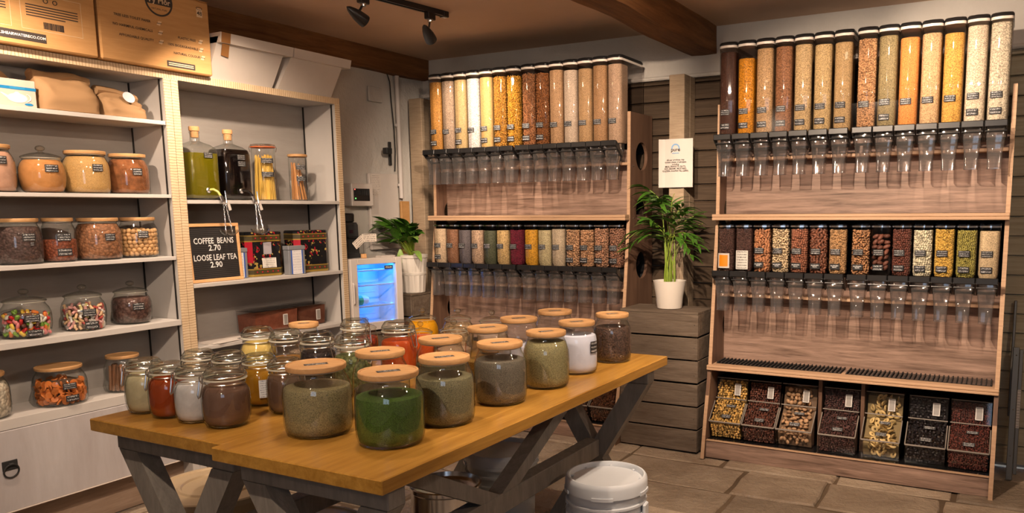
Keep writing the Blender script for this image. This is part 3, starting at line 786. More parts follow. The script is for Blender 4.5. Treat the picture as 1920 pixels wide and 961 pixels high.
def scoop_bin(rk_x, x0, x1, what, col, size, mode, label, cards=True, idx=0):
    w = x1-x0-.004
    t = thing('scoop_bin', label, 'bin', (rk_x+(x0+x1)/2, 4.025, .1005), 0, 'scoop bins under the racks')
    pr = lambda k, dx: [(y+(.002 if y < .3 else -.002)*0, z) for y, z in BINP]
    mb = MB(); mb.prism(BINP, 0, -w/2, w/2); b = mb.build('body', PLAST, t, 20)
    # thick lips where lid and hopper meet
    for (ya, za), rr in ((BINP[2], .0045), (BINP[4], .003), (BINP[5], .0025)):
        MB().tube([(-w/2, ya, za), (w/2, ya, za)], rr, 8).build('lip', plain('lip_plastic', C(132, 124, 116), .22), t)
    for s in (-1, 1):
        MB().tube([(s*w/2, BINP[2][0], BINP[2][1]), (s*w/2, BINP[3][0], BINP[3][1])], .003, 6).build('lid_edge', plain('lip_plastic'), t)
    # frosted price window on the hopper
    th = math.atan2(.028, .109)
    fr = MB(); fr.box(-.017, .017, -.003, 0, -.032, .032, .003); f1 = fr.build('price_window', FROSTE, t, 30, (w*.20, .121, .258), (-th, 0, 0))
    MB().box(-.0135, .0135, -.0036, -.0005, -.0285, .0285, .002).build('window_pane', FROST, f1)
    if cards:
        tl = math.atan2(.102, .090)
        put('label', share('bincard', lambda: MB().quad((-.027, 0, 0), (.027, 0, 0), (.027, 0, .021), (-.027, 0, .021)).mesh('label', CARD)), t, (.0, .018, .1195), (-tl, 0, 0))
        put('label', share('bincard2', lambda: MB().quad((-.027, 0, 0), (.027, 0, 0), (.027, 0, .016), (-.027, 0, .016)).mesh('label', CARD2)), t, (.012, .072, .168), (-tl, 0, 0))
    base = B(*col); key = what.replace(' ', '_')
    off = .008+size*.85; inn = [(y+(off if y < .2 else -.004), max(.004, z-(off*.75 if z > .09 else 0))) for y, z in BINP]; inn[2] = (inn[1][0], inn[2][1]); inn[6] = (.41, inn[5][1])
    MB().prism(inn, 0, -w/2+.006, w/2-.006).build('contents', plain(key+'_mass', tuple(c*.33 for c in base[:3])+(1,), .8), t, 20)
    rng = random.Random(idx); spots = skin_spots(w, size, rng)
    if mode in ('ring', 'fig'):
        ms = shades(key, base, 3, .2)
        me = [share((key, k), lambda k=k: ring_mesh(ms[k], size*.36, size*.21) if mode == 'ring' else MB().ball((0, 0, 0), size*.52, size*.5, size*.28, 10, 6).mesh('dried_fig', ms[k], 60)) for k in range(3)]
        for p, n in spots:
            if p.z > .29 or abs(p.x) > w/2-.024 or p.z < .018: continue
            q = n.to_track_quat('Z', 'Y').to_euler()
            o = put('dried_apple_ring' if mode == 'ring' else 'dried_fruit', me[rng.randrange(3)], None, Vector(t.location)+p+n*.010, (q.x+rng.uniform(-.32, .32), q.y+rng.uniform(-.32, .32), rng.uniform(0, 6)))
            tag(o, ('curled pale dried fruit ring in the fifth scoop bin of the rack beside crates' if mode == 'ring' else 'flat tan dried fruit in the third scoop bin of the rack beside crates'), 'dried fruit', what+' in the scoop bin')
    else:
        ms = shades(key, base, 3, .45); mb = MB()
        for p, n in spots:
            rot = Matrix.Rotation(rng.uniform(0, 6), 3, 'X') @ Matrix.Rotation(rng.uniform(0, 6), 3, 'Z'); s = size*rng.uniform(.8, 1.1); m = rng.randrange(3)
            if mode == 'chunk': mb.ball(p+n*.003, s*.55, s*.4, s*.45, 6, 4, rot, m)
            else: mb.ball(p+n*.002, s*.6, s*.3, s*.35, 6, 4, rot, m)
        o = mb.build('contents_front_layer', ms, t, 30); o['kind'] = 'stuff'
BX = [(-1.406, -1.226), (-1.222, -1.042), (-1.038, -.848), (-.818, -.630), (-.606, -.420), (-.398, -.212), (-.206, -.022)]
BW = [('yellow pineapple chunks', (200, 150, 72), .016, 'chunk'), ('dark chopped dates', (98, 54, 36), .014, 'chunk'), ('tan dried fruit', (186, 140, 92), .027, 'fig'), ('dark brown raisins', (84, 50, 40), .013, 'raisin'),
      ('pale fruit rings', (222, 182, 108), .034, 'ring'), ('black prunes', (26, 20, 20), .018, 'chunk'), ('dark red cranberries', (104, 48, 34), .011, 'raisin')]
for i, ((a, b), (what, col, size, mode)) in enumerate(zip(BX, BW)):
    scoop_bin(0, a, b, what, col, size, mode, 'clear scoop bin of %s, %s from left under the rack beside crates' % (what, ORD[i]), True, i)
dx = XL-XR
scoop_bin(dx, BX[6][0], BX[6][1], 'glossy brown nuts', (96, 54, 28), .014, 'chunk', 'clear scoop bin seen between the table legs, under the corner rack', False, 21)
scoop_bin(dx, BX[5][0], BX[5][1], 'brown dried dates', (80, 46, 28), .016, 'chunk', 'clear scoop bin mostly hidden behind the table legs, under the corner rack', False, 22)

# ------------------------------------------------------------------ crate stacks, posts, notice
def crate(label, x0, x1, y0, y1, z0, z1, n, top, seed):
    t = thing('wooden_crate', label, 'crate', ((x0+x1)/2, (y0+y1)/2, z0), 0, 'apple crates')
    rg = random.Random(seed); hx, hy, H = (x1-x0)/2, (y1-y0)/2, z1-z0; sh = H/n; g = .0045
    for k in range(n):
        a, b = k*sh+g, (k+1)*sh-g
        j = rg.uniform(-.002, .002)
        MB().box(-hx, hx, -hy+j, -hy+.014+j, a, b, .002).build('slat', CRATE, t)
        MB().box(-hx, hx, hy-.014, hy, a, b, .002).build('slat', CRATE, t)
        for s in (-1, 1): MB().box(min(s*hx, s*(hx-.014)), max(s*hx, s*(hx-.014)), -hy+.0145, hy-.0145, a+j, b+j, .002).build('slat', CRATE, t, loc=(0, 0, 0))
        for s in (-1, 1):
            MB().ball((s*(hx-.02), -hy+j, (a+b)/2+rg.uniform(-.02, .02)), .0025, nu=6, nv=4).build('nail', MATBLACK, t)
    for sx in (-1, 1):
        for sy in (-1, 1): MB().box(sx*(hx-.03)-.012, sx*(hx-.03)+.012, sy*(hy-.03)-.012, sy*(hy-.03)+.012, .004, H-.012).build('corner_post', CRATE, t)
    MB().box(-hx+.015, hx-.015, -hy+.015, hy-.015, .004, .012).build('floor_board', MATBLACK, t)
    if top:
        m = 3
        for k in range(m): MB().box(-hx, hx, -hy+2*hy*k/m+.001, -hy+2*hy*(k+1)/m-.001, H-.004, H+.010, .002).build('top_board', CRATE, t)
crate('weathered wooden crate on the stone floor, lower of the stack between the racks', -1.943, -1.472, 4.02, 4.29, .003, .392, 3, False, 1)
crate('weathered wooden crate carrying the palm, upper of the stack between the racks', -1.943, -1.472, 4.02, 4.29, .394, .782, 3, True, 2)
crate('dark wooden crate under the white ribbed planter, by the corner rack', -3.715, -3.388, 3.925, 4.29, .395, .812, 3, True, 3)
crate('dark wooden crate on the floor, lower of the stack under the planter', -3.715, -3.388, 3.925, 4.29, .003, .393, 3, False, 4)
def post(label, x0, x1, y0, seed):
    t = thing('timber_post', label, 'post', ((x0+x1)/2, y0, 0))
    h = (x1-x0)/2
    MB().box(-h, h, 0, .09, .002, 2.112, .003).build('front_board', POSTM, t)
    MB().box(h-.03, h, .092, YW-.04-y0, .002, 2.112, .003).build('side_board', POSTM, t)
    MB().box(-h, -h+.03, .092, YW-.04-y0, .002, 2.10, .003).build('side_board', POSTM, t)
post('rough sawn timber post behind the palm, carrying the allergen notice', -1.775, -1.682, 4.335, 1)
post('timber post in the room corner behind the corner rack and planter', -3.70, -3.592, 4.335, 2)
t = thing('notice', 'white paper allergen notice with blue logo pinned to the timber post', 'notice', (-1.724, 4.322, 1.475))
mb = MB(); n = 12; W_, H_ = .203, .275
for i in range(n):
    fx = lambda u: -W_/2+W_*u
    fy = lambda u: -.010*math.sin(u*PI)**2-(.020*(1-u*5)**2 if u < .2 else 0)
    a, b = i/n, (i+1)/n
    mb.quad((fx(a), fy(a), 0), (fx(b), fy(b), 0), (fx(b), fy(b), H_), (fx(a), fy(a), H_))
mb2 = MB()
for (q) in mb.f: pass
mb.build('sheet', PAPER, t, 60)
BLUEI = plain('pale_blue_ink', C(120, 160, 200), .7)
sw = MB(); sw.loft([[(.026*math.cos(a), -.0125, .222+.026*math.sin(a)), (.018*math.cos(a), -.0125, .222+.018*math.sin(a)), (.018*math.cos(a), -.0122, .222+.018*math.sin(a)), (.026*math.cos(a), -.0122, .222+.026*math.sin(a))] for a in [PI*k/14-.2 for k in range(17)]])
sw.build('logo_arc', BLUEI, t)
text('pure', .030, (0, -.0128, .214), FY, DARKINK, t, 'logo_word'); MB().box(-.022, .022, -.0126, -.0123, .192, .196).build('logo_line', BLUEI, t)
text('All our products may\ncontain traces of allergens\nincluding\nMILK, PEANUTS, NUTS,\nSOY, SESAME, MUSTARD,\nGLUTEN, SULPHATES, LUPIN.', .0125, (0, -.0128, .125), FY, DARKINK, t, 'notice_text')

# ------------------------------------------------------------------ plants
def leaf_mesh(ln, wd, bend, mat, n=7, fold=.25, drop=0, key=None):
    """one leaf from the origin along +y, arching by bend"""
    mb = MB(); rings = []
    for i in range(n+1):
        u = i/n; a = bend*u; yy = ln*(u if abs(bend) < .01 else math.sin(a)/bend); zz = -ln*(0 if abs(bend) < .01 else (1-math.cos(a))/bend)
        w2 = wd/2*math.sin(PI*min(1, u*.94+.05))**.8*(1-.25*u)
        rings.append([(-w2, yy, zz+w2*fold), (0, yy, zz), (w2, yy, zz+w2*fold), (0, yy, zz-.0008)])
    mb.loft(rings, True, True); return mb.mesh('leaf', mat, 70)
def aim(o, az, el, roll=0):
    """turn a leaf built along +y to point at azimuth az (from +x) and elevation el"""
    o.rotation_mode = 'QUATERNION'
    d = Vector((math.cos(az)*math.cos(el), math.sin(az)*math.cos(el), math.sin(el)))
    o.rotation_quaternion = d.to_track_quat('Y', 'Z') @ Matrix.Rotation(roll, 3, 'Y').to_quaternion()
t = thing('potted_palm', 'green parlour palm in a white pot on the crate stack', 'plant', (-1.690, 4.145, .7925))
MB().lathe([(.066, 0), (.071, .004), (.074, .03), (.078, .07), (.086, .115), (.094, .158), (.089, .158), (.082, .13)], 30, cap1=False).build('pot', plain('white_ceramic', C(214, 206, 196), .35), t)
MB().lathe([(.001, .138), (.082, .138), (.083, .13)], 20, cap0=False).build('soil', SOIL, t)
rp = random.Random(12); lm = [leaf_mesh(l, w_, b, mt) for l, w_, b, mt in ((.125, .026, .7, LEAF), (.105, .024, .4, LEAF), (.145, .027, 1.0, LEAF), (.10, .032, .5, LEAF))]
for k in range(15):
    az = rp.uniform(0, 2*PI); lean = rp.uniform(.04, .34) if k > 4 else rp.uniform(.02, .1); hh = rp.uniform(.22, .40) if k > 4 else rp.uniform(.36, .46)
    bx, by = .03*math.cos(az*3), .03*math.sin(az*3)
    pts = [(bx+math.cos(az)*lean*hh*(u**1.6), by+math.sin(az)*lean*hh*(u**1.6), .135+hh*u) for u in [i/7 for i in range(8)]]
    MB().tube(pts, [.0042-.003*i/7 for i in range(8)], 6).build('stem', STEMM, t)
    top = Vector(pts[-1]); dr = (Vector(pts[-1])-Vector(pts[-2])).normalized()
    nl = 9 if k < 10 else 6; fl_ = rp.uniform(.10, .17)
    tip = [top+dr*fl_*u+Vector((math.cos(az), math.sin(az), 0))*.07*u*u-Vector((0, 0, .04*u*u)) for u in [i/6 for i in range(7)]]
    MB().tube(tip, [.0016]*7, 5).build('stem', STEMM, t)
    for j in range(nl):
        u = (j+.5)/nl; p = tip[min(6, int(u*6.99))]
        for s in (-1, 1):
            la, le, ls, rl = az+s*(1.15-.75*u)+rp.uniform(-.2, .2), rp.uniform(.05, .65), .62+.45*math.sin(PI*(.2+.7*u)), rp.uniform(-.5, .5)
            tp = p+Vector((math.cos(la), math.sin(la), 0))*.15*ls*math.cos(le)
            if not (-.235 < tp.x < .235 and tp.y < .150): continue
            o = put('leaf', lm[rp.randrange(4)], t, p); aim(o, la, le, rl); o.scale = (1, ls, 1)
for az, el, ln in ((3.45, .50, .25), (-.35, .42, .22), (-.6, .15, .22), (3.6, .30, .22)):     # long arching fronds to the sides
    q = [Vector((math.cos(az)*ln*u*math.cos(el), math.sin(az)*ln*u*math.cos(el)-.02, .40+ln*u*math.sin(el)-.12*u*u*u)) for u in [i/8 for i in range(9)]]
    MB().tube(q, [.002]*9, 5).build('stem', STEMM, t)
    for j in range(3, 9):
        for s in (-1, 1):
            o = put('leaf', lm[j % 4], t, q[j]); aim(o, az+s*.5, rp.uniform(-.35, .1), rp.uniform(-.4, .4)); o.scale = (.8, .75, .8)

t = thing('potted_peace_lily', 'broad leaved plant in a white ribbed planter beside the small fridge', 'plant', (-3.455, 4.03, .8225))
pm = plain('white_planter', C(214, 208, 200), .5); mb = MB(); nn = 60
rg_ = lambda r, z: [((r*(1+.02*(1 if i % 4 < 2 else -1)))*math.cos(2*PI*i/nn), (r*(1+.02*(1 if i % 4 < 2 else -1)))*math.sin(2*PI*i/nn), z) for i in range(nn)]
cr = lambda r, z: [(r*math.cos(2*PI*i/nn), r*math.sin(2*PI*i/nn), z) for i in range(nn)]
mb.loft([cr(.070, 0), cr(.074, .004), rg_(.074, .005), rg_(.083, .115), cr(.086, .118), cr(.087, .132), rg_(.083, .135), rg_(.092, .225), cr(.097, .228), cr(.099, .248), cr(.092, .248), cr(.088, .2)], True, False)
mb.build('pot', pm, t, 25); MB().lathe([(.001, .22), (.086, .22), (.088, .21)], 20, cap0=False).build('soil', SOIL, t)
rp = random.Random(4)
bl = [leaf_mesh(.17, .075, .8, LEAF, 8), leaf_mesh(.15, .066, .5, LEAF, 8), leaf_mesh(.13, .06, 1.1, LEAF, 8), leaf_mesh(.19, .062, 1.3, LEAF2, 8)]
for k in range(60):
    az = rp.uniform(PI*.90, PI*1.85); ln = rp.uniform(.10, .21); sp_ = rp.uniform(.1, 1.0)
    if az > PI*1.5: sp_ *= .6
    q = [Vector((math.cos(az)*sp_*ln*u**1.3, math.sin(az)*sp_*ln*u**1.3, .22+ln*u)) for u in [i/5 for i in range(6)]]
    MB().tube(q, [.0028, .0026, .0024, .002, .0018, .0016], 5).build('stem', STEMM, t)
    o = put('leaf', bl[rp.randrange(3)], t, q[-1]); aim(o, az+rp.uniform(-.5, .5), rp.uniform(.25, 1.25), rp.uniform(-.7, .7))
    s_ = rp.uniform(.7, 1.0); o.scale = (s_, s_, s_)
for az, el, p, sc in ((-.9, -1.25, (-.02, -.092, .285), .85), (-.55, .75, (.03, -.06, .33), 1.0), (-.45, .25, (.05, -.06, .27), .85), (3.4, .55, (-.08, -.03, .37), 1.0), (3.7, .55, (-.10, -.05, .34), 1.0), (4.0, .6, (-.08, -.08, .34), .9)):
    o = put('leaf', bl[3], t, p); aim(o, az, el); o.scale = (sc, sc, sc)
    MB().tube([(0, 0, .22), (p[0]*.6, p[1]*.6, .22+(p[2]-.22)*.8), p], .002, 5).build('stem', STEMM, t)

# ------------------------------------------------------------------ shelf units on the left wall
XF = -3.47
TRACKM = plain('dark_shelf_slot', (.012, .010, .009, 1), .6)
def unit(label, y0, y1, shelves, top, drawers):
    t = thing('shelf_unit', label, 'shelving unit', (XF, (y0+y1)/2, 0), 0, 'cream shelf units on the left wall')
    h = (y1-y0)/2; D = XW+.008-XF; sw = .036
    for s in (-1, 1):
        a, b = sorted((s*h, s*(h-sw)))
        sd = MB().box(D, -.0032, a, b, .0, top-.034).build('side', CHALKP, t)
        MB().box(-.003, .001, a+.0006, b-.0006, .17, top-.0335).build('edge_strip', STRIPZ, sd, loc=(0, 0, 0))
        for xx in (-.028, D+.012):
            yy = s*(h-sw)
            MB().box(xx-.005, xx+.005, min(yy, yy-s*.003), max(yy, yy-s*.003), .56, top-.036).build('shelf_slot', TRACKM, sd)
    tb = MB().box(D, -.0032, -h, h, top-.0335, top).build('top', CHALKP, t)
    MB().box(-.003, .0012, -h, h, top-.0335, top).build('edge_strip', STRIPY, tb)
    MB().box(D, D+.006, -h+sw, h-sw, .16, top-.034).build('back_board', SHELFB, t)
    for z, th in shelves:
        MB().box(D+.006, .0, -h+sw+.0005+.003, h-sw-.0035, z-th, z, .0012).build('shelf', CHALKP, t)
    zb = shelves[-1][0]-shelves[-1][1] if drawers else .17
    MB().box(D, -.075, -h+sw, h-sw, 0, .168).build('plinth', wood('plinth_laminate', A(128, 98, 74), A(164, 132, 106), (6, 1.2, 10), .6, 2.4), t)
    if drawers:
        n = 1
        for k in range(n):
            a = -h+.002+(2*h-.004)*k/n; b = -h+.002+(2*h-.004)*(k+1)/n
            dr = MB().box(-.016, .004, a+.001, b-.001, .178, zb-.002, .002).build('drawer', DRAWM, t)
            MB().box(-.016, .0055, a+.001, b-.001, .1735, .178).build('drawer_edge', RIM, dr)
            yc = (a+b)/2
            pl = MB().box(.004, .008, yc-.028, yc+.028, .345, .385, .002).build('handle_plate', MATBLACK, dr)
            MB().tube([(.013+.004*math.cos(2*PI*i/20), yc+.027*math.sin(2*PI*i/20), .343+.027*math.cos(2*PI*i/20)) for i in range(21)], .0032, 8).build('ring_pull', MATBLACK, dr)
            MB().tube([(.006, yc-.008, .368), (.016, yc-.006, .372), (.016, yc+.006, .372), (.006, yc+.008, .368)], .004, 6).build('ring_mount', MATBLACK, dr)
    return t
unit('cream shelf unit with kraft bags and jars, ring pull drawer below', .780, 2.4215, [(1.771, .018), (1.437, .016), (1.150, .017), (.849, .026), (.548, .042)], 1.997, True)
unit('cream shelf unit with bottles, letter board and tins, next to the small fridge', 2.4225, 3.467, [(1.413, .018), (1.009, .018), (.700, .018), (.548, .042)], 1.997, True)

# ------------------------------------------------------------------ jars
GASKET = plain('jar_gasket', C(200, 195, 180), .5)
KNOBG = clear('thick_glass', (.91, .93, .90), (.40, .43, .40), .16, .04, 1.8)
def prof_big(r, H): return [(r*.55, .002), (r*.86, .002), (r*.95, .010), (r*.99, .026), (r, .045), (r, H*.56), (r*.985, H*.64), (r*.94, H*.72), (r*.87, H*.79), (r*.815, H*.84), (r*.80, H*.875), (r*.83, H*.90)]
def prof_clip(r, H): return [(r*.5, .002), (r*.78, .002), (r*.90, .010), (r*.97, .024), (r, .045), (r, H*.52), (r*.975, H*.60), (r*.91, H*.665), (r*.84, H*.70), (r*.80, H*.73), (r*.80, H*.77), (r*.86, H*.785), (r*.86, H*.805)]
def prof_knob(r, H): return [(r*.5, .002), (r*.74, .002), (r*.86, .010), (r*.95, .028), (r, .055), (r, H*.42), (r*.98, H*.52), (r*.91, H*.61), (r*.82, H*.665), (r*.78, H*.70), (r*.78, H*.735)]
def inner(prof, fill, ins=.0035):
    top = prof[-1][1]; zf = fill*top; out = [(max(.002, prof[0][0]-ins), .005)]
    for r, z in prof[1:]:
        if z+.002 >= zf: break
        out.append((r-ins, max(z, .005)+.0015))
    # radius where the fill line is
    for (r0, z0), (r1, z1) in zip(prof[:-1], prof[1:]):
        if z0 <= zf <= z1: rr = r0+(r1-r0)*(zf-z0)/max(1e-6, z1-z0); break
    else: rr = prof[-1][0]
    out += [(rr-ins, zf), (rr*.86, zf+.003), (rr*.4, zf+.0015), (.002, zf+.002)]
    return out
def face_cam(x, y): return math.atan2(-y, -x)
def side_label(r, z0, z1, half, mat, name='label'):
    mb = MB(); n = 6
    for i in range(n):
        a0 = -half+2*half*i/n; a1 = -half+2*half*(i+1)/n; k = len(mb.v)
        mb.v += [(r*math.cos(a0), r*math.sin(a0), z0), (r*math.cos(a1), r*math.sin(a1), z0), (r*math.cos(a1), r*math.sin(a1), z1), (r*math.cos(a0), r*math.sin(a0), z1)]
        mb.face((k, k+1, k+2, k+3), 0, ((i/n, 0), ((i+1)/n, 0), ((i+1)/n, 1), (i/n, 1)))
    return mb.mesh(name, mat, 60)
def jar(name, label, style, x, y, z, r, H, content, fill, group, cards=(), lidcard=False, clasp=None, lidr=None):
    t = thing(name, label, 'jar', (x, y, z), face_cam(x, y), group)
    prof = {'big': prof_big, 'clip': prof_clip, 'knob': prof_knob}[style](r, H)
    n = 36
    MB().lathe(prof, n, cap0=True, cap1=False).build('glass', GLASS, t, 50)
    if content is not None:
        MB().lathe(inner(prof, fill), n, cap0=True, cap1=True).build('contents', content, t, 50)
    if style == 'big':
        lr = lidr or r*.868
        MB().lathe([(r*.76, H*.885), (r*.79, H*.89), (r*.79, H*.91)], n, cap1=False).build('seal', GASKET, t)
        ld = MB().lathe([(lr*.90, H*.905), (lr*.985, H*.91), (lr, H*.93), (lr, H*.975), (lr*.985, H*.985), (lr*.93, H*.985), (lr*.91, H*.972), (lr*.5, H*.972), (.002, H*.972)], n).build('lid', BAMBOO, t, 30)
        if lidcard:
            q = MB(); a = math.radians(55)-t.rotation_euler.z
            ux, uy = math.cos(a), math.sin(a); vx, vy = -uy, ux; l2, w2, zz = r*.34, r*.135, H*.974
            q.quad(*[(ux*l2*i+vx*w2*j, uy*l2*i+vy*w2*j, zz) for i, j in ((-1, -1), (1, -1), (1, 1), (-1, 1))]); q.build('lid_label', CARD2, ld)
    elif style == 'clip':
        lr = r*.90
        MB().lathe([(r*.80, H*.80), (r*.915, H*.802), (r*.925, H*.812), (r*.915, H*.822), (r*.8, H*.824)], n, cap0=False, cap1=False).build('gasket', GASKET, t)
        ld = MB().lathe([(lr*.95, H*.826), (lr, H*.842), (lr, H*.885), (lr*.97, H*.910), (lr*.86, H*.955), (lr*.80, H*.982), (lr*.74, H*.99), (lr*.66, H*.982), (lr*.55, H*.965), (.002, H*.955)], n, cap0=False).build('lid', KNOBG, t, 50)
        MB().tube([(r*.83*math.cos(2*PI*i/30), r*.83*math.sin(2*PI*i/30), H*.745) for i in range(31)], .0016, 6).build('bail_wire', WIRE, t)
        MB().tube([(lr*1.005*math.cos(2*PI*i/30), lr*1.005*math.sin(2*PI*i/30), H*.865) for i in range(31)], .0015, 6).build('bail_wire', WIRE, t)
        a = (clasp if clasp is not None else -1.1)
        e = Vector((math.cos(a), math.sin(a), 0)); s_ = Vector((-math.sin(a), math.cos(a), 0)); k = r*.25
        p = lambda d, w_, z_: e*d+s_*w_+Vector((0, 0, z_))
        MB().tube([p(r*.84, -k, H*.745), p(r*.97, -k, H*.80), p(r*1.02, -k*.8, H*.70), p(r*1.10, -k*.6, H*.56), p(r*1.12, 0, H*.53), p(r*1.10, k*.6, H*.56), p(r*1.02, k*.8, H*.70), p(r*.97, k, H*.80), p(r*.84, k, H*.745)], .0021, 6).build('clasp', WIRE, t)
        MB().tube([p(r*.97, -k*.7, H*.795), p(r*.98, -k*.7, H*.87), p(r*.92, -k*.3, H*.90), p(r*.92, k*.3, H*.90), p(r*.98, k*.7, H*.87), p(r*.97, k*.7, H*.795)], .0018, 6).build('clasp', WIRE, t)
    else:
        lr = r*.86
        ld = MB().lathe([(r*.74, H*.73), (lr*.99, H*.74), (lr, H*.755), (lr*.97, H*.77), (lr*.80, H*.80), (lr*.5, H*.835), (lr*.2, H*.855), (r*.10, H*.87), (r*.10, H*.885)], n, cap0=False, cap1=True).build('lid', GLASS, t, 50)
        MB().lathe([(r*.74, H*.725), (r*.80, H*.728), (r*.80, H*.738)], n, cap0=False, cap1=False).build('seal', GASKET, t)
        MB().ball((0, 0, H*.94), r*.21, rz=H*.06, nu=16, nv=10).build('knob', KNOBG, t, 60)
    for k, (z0, z1, off, half, mt) in enumerate(cards):
        o = put('label', side_label(r*1.012, z0, z1, half, mt), t); o.rotation_euler = (0, 0, off)
    return t
def G(key, col, sc, k=.3): return grain(key, rng_cols(B(*col), k), sc, .35)
def Pw(key, col, k=.1): b = B(*col); return powder(key, tuple(c*(1-k) for c in b[:3])+(1,), tuple(min(.92, c*(1+k)) for c in b[:3])+(1,))
WCARD = scribble('printed_white_label', C(225, 228, 232), (.08, .12, .2, 1), 8, 3, .8)
S2 = lambda z, off=.25, half=.24: [(z, z+.030, off, half, CARD)]

# unit one, second shelf
jar('storage_jar', 'jar of pinkish powder with wooden lid, cut by the picture edge, on second shelf', 'big', -3.575, 1.690, 1.437, .090, .190, Pw('pink_sugar', (196, 142, 104)), .92, 'shelf jars', S2(.11, .5))
jar('storage_jar', 'jar of tan cinnamon powder with clear knob lid, beside the pinkish powder', 'knob', -3.575, 1.887, 1.437, .085, .196, Pw('cinnamon_powder', (190, 124, 64)), .93, 'shelf jars', S2(.085, .42, .30))
jar('storage_jar', 'jar of light brown sugar with wooden lid on second shelf', 'big', -3.575, 2.066, 1.437, .091, .186, G('demerara_sugar', (198, 146, 78), 420, .15), .93, 'shelf jars', S2(.095, .5))
jar('storage_jar', 'jar of dark brown sugar with wooden lid at the end of second shelf', 'big', -3.575, 2.252, 1.437, .086, .183, Pw('muscovado_sugar', (130, 76, 40), .4), .93, 'shelf jars', S2(.085, .45))
# third shelf
jar('storage_jar', 'jar of dark chocolate chips with wooden lid on third shelf', 'big', -3.575, 1.770, 1.150, .086, .188, G('dark_chocolate_chips', (86, 62, 50), 110, .4), .88, 'shelf jars', S2(.095, .45, .28)+[(.075, .09, .55, .09, CARD2)])
jar('storage_jar', 'narrow jar half full of red brown nuts with wooden lid on third shelf', 'big', -3.575, 1.926, 1.150, .066, .188, G('red_skin_nuts', (132, 66, 38), 110, .4), .55, 'shelf jars', S2(.09, .3, .42)+[(.028, .058, .3, .42, CARD2)])
jar('storage_jar', 'wide jar of milk chocolate buttons with wooden lid on third shelf', 'big', -3.575, 2.093, 1.150, .092, .186, G('milk_chocolate_buttons', (150, 96, 58), 95, .35), .93, 'shelf jars', S2(.085, .5))
WALN = jar('storage_jar', 'jar of whole round nuts with wooden lid at the end of third shelf', 'big', -3.575, 2.274, 1.150, .084, .186, None, 0, 'shelf jars', S2(.092, .25, .26))
# fourth shelf
SW1 = jar('sweet_jar', 'ribbed sweet jar of bright jelly sweets with glass knob lid', 'knob', -3.575, 1.768, .849, .091, .200, None, 0, 'sweet jars', [(.070, .098, .25, .30, CARD), (.012, .038, .30, .30, CARD2)])
SW2 = jar('sweet_jar', 'sweet jar of pink and white sweets with glass knob lid', 'knob', -3.575, 2.000, .849, .086, .198, None, 0, 'sweet jars', [(.066, .096, .25, .30, CARD), (.010, .042, .30, .30, CARD2)])
jar('sweet_jar', 'sweet jar of dark chocolate pieces with glass knob lid', 'knob', -3.575, 2.214, .849, .083, .196, G('chocolate_pieces', (92, 62, 48), 70, .4), .82, 'sweet jars', [(.068, .098, .35, .30, CARD)])
# fifth shelf
jar('storage_jar', 'jar of pale nuts cut by the picture edge, lowest shelf', 'big', -3.575, 1.578, .548, .096, .185, G('pale_nuts', (214, 190, 150), 70, .3), .85, 'shelf jars')
ORC = jar('storage_jar', 'jar of orange crackers with wooden lid on the lowest shelf', 'big', -3.560, 1.865, .548, .100, .168, None, 0, 'shelf jars', [(.075, .100, .35, .26, CARD), (.022, .048, .42, .26, CARD2)])
CIN = jar('storage_jar', 'jar of cinnamon sticks with wooden lid on the lowest shelf', 'big', -3.560, 2.140, .548, .078, .170, None, 0, 'shelf jars')

def fill_jar(j, r, ztop, size, meshes, name, label, cat, group, seed, squash=1):
    rg = random.Random(seed); base = Vector(j.location); a0 = j.rotation_euler.z
    MB().lathe([(r*.62, .006), (r*.68, .02), (r*.68, ztop-.01), (r*.4, ztop)], 20).build('contents_core', MATS.get(name+'_core') or plain(name+'_core', (.12, .07, .04, 1), .9), j)
    z = .010+size*.5
    while z < ztop:
        rr = r-.006-size*.5; n = int(4.2*rr/(size*1.02)); off = rg.random()
        for i in range(n):
            a = a0-2.1+4.2*(i+off)/n; k = rr*rg.uniform(.93, 1.0)
            o = put(name, meshes[rg.randrange(len(meshes))], None, base+Vector((k*math.cos(a), k*math.sin(a), z+rg.uniform(-.12, .12)*size)), (rg.uniform(0, 6), rg.uniform(0, 6), rg.uniform(0, 6)))
            tag(o, label.replace('@', o.data.materials[0].name.split('_')[-1]), cat, group)
        z += size*.80*squash
    for i in range(7):
        a = rg.uniform(0, 6.28); k = r*.45*math.sqrt(rg.random())
        o = put(name, meshes[rg.randrange(len(meshes))], None, base+Vector((k*math.cos(a), k*math.sin(a), ztop+size*.1)), (rg.uniform(0, 6), rg.uniform(0, 6), rg.uniform(0, 6)))
        tag(o, label.replace('@', o.data.materials[0].name.split('_')[-1]), cat, group)
wm = [MB().ball((0, 0, 0), .0128, .0118, .0112, 10, 7).mesh('walnut', m, 60) for m in shades('walnut', A(196, 142, 88), 3, .15)]
fill_jar(WALN, .084, .122, .0208, wm, 'whole_nut', 'round tan whole nut inside the end jar of third shelf', 'nut', 'whole nuts in the jar', 2)
bright = [plain('sweet_'+n_, A(*c_), .3) for n_, c_ in (('red', (190, 30, 28)), ('yellow', (228, 176, 50)), ('orange', (214, 110, 40)), ('green', (120, 150, 50)), ('pink', (222, 120, 110)), ('brown', (90, 50, 36)), ('white', (226, 206, 180)))]
sm = [MB().box(-.013, .013, -.006, .006, -.008, .008, .004).mesh('sweet', m, 60) for m in bright]
fill_jar(SW1, .091, .100, .021, sm, 'jelly_sweet', 'glossy @ jelly sweet inside the bright sweet jar', 'sweet', 'jelly sweets in the jar', 3)
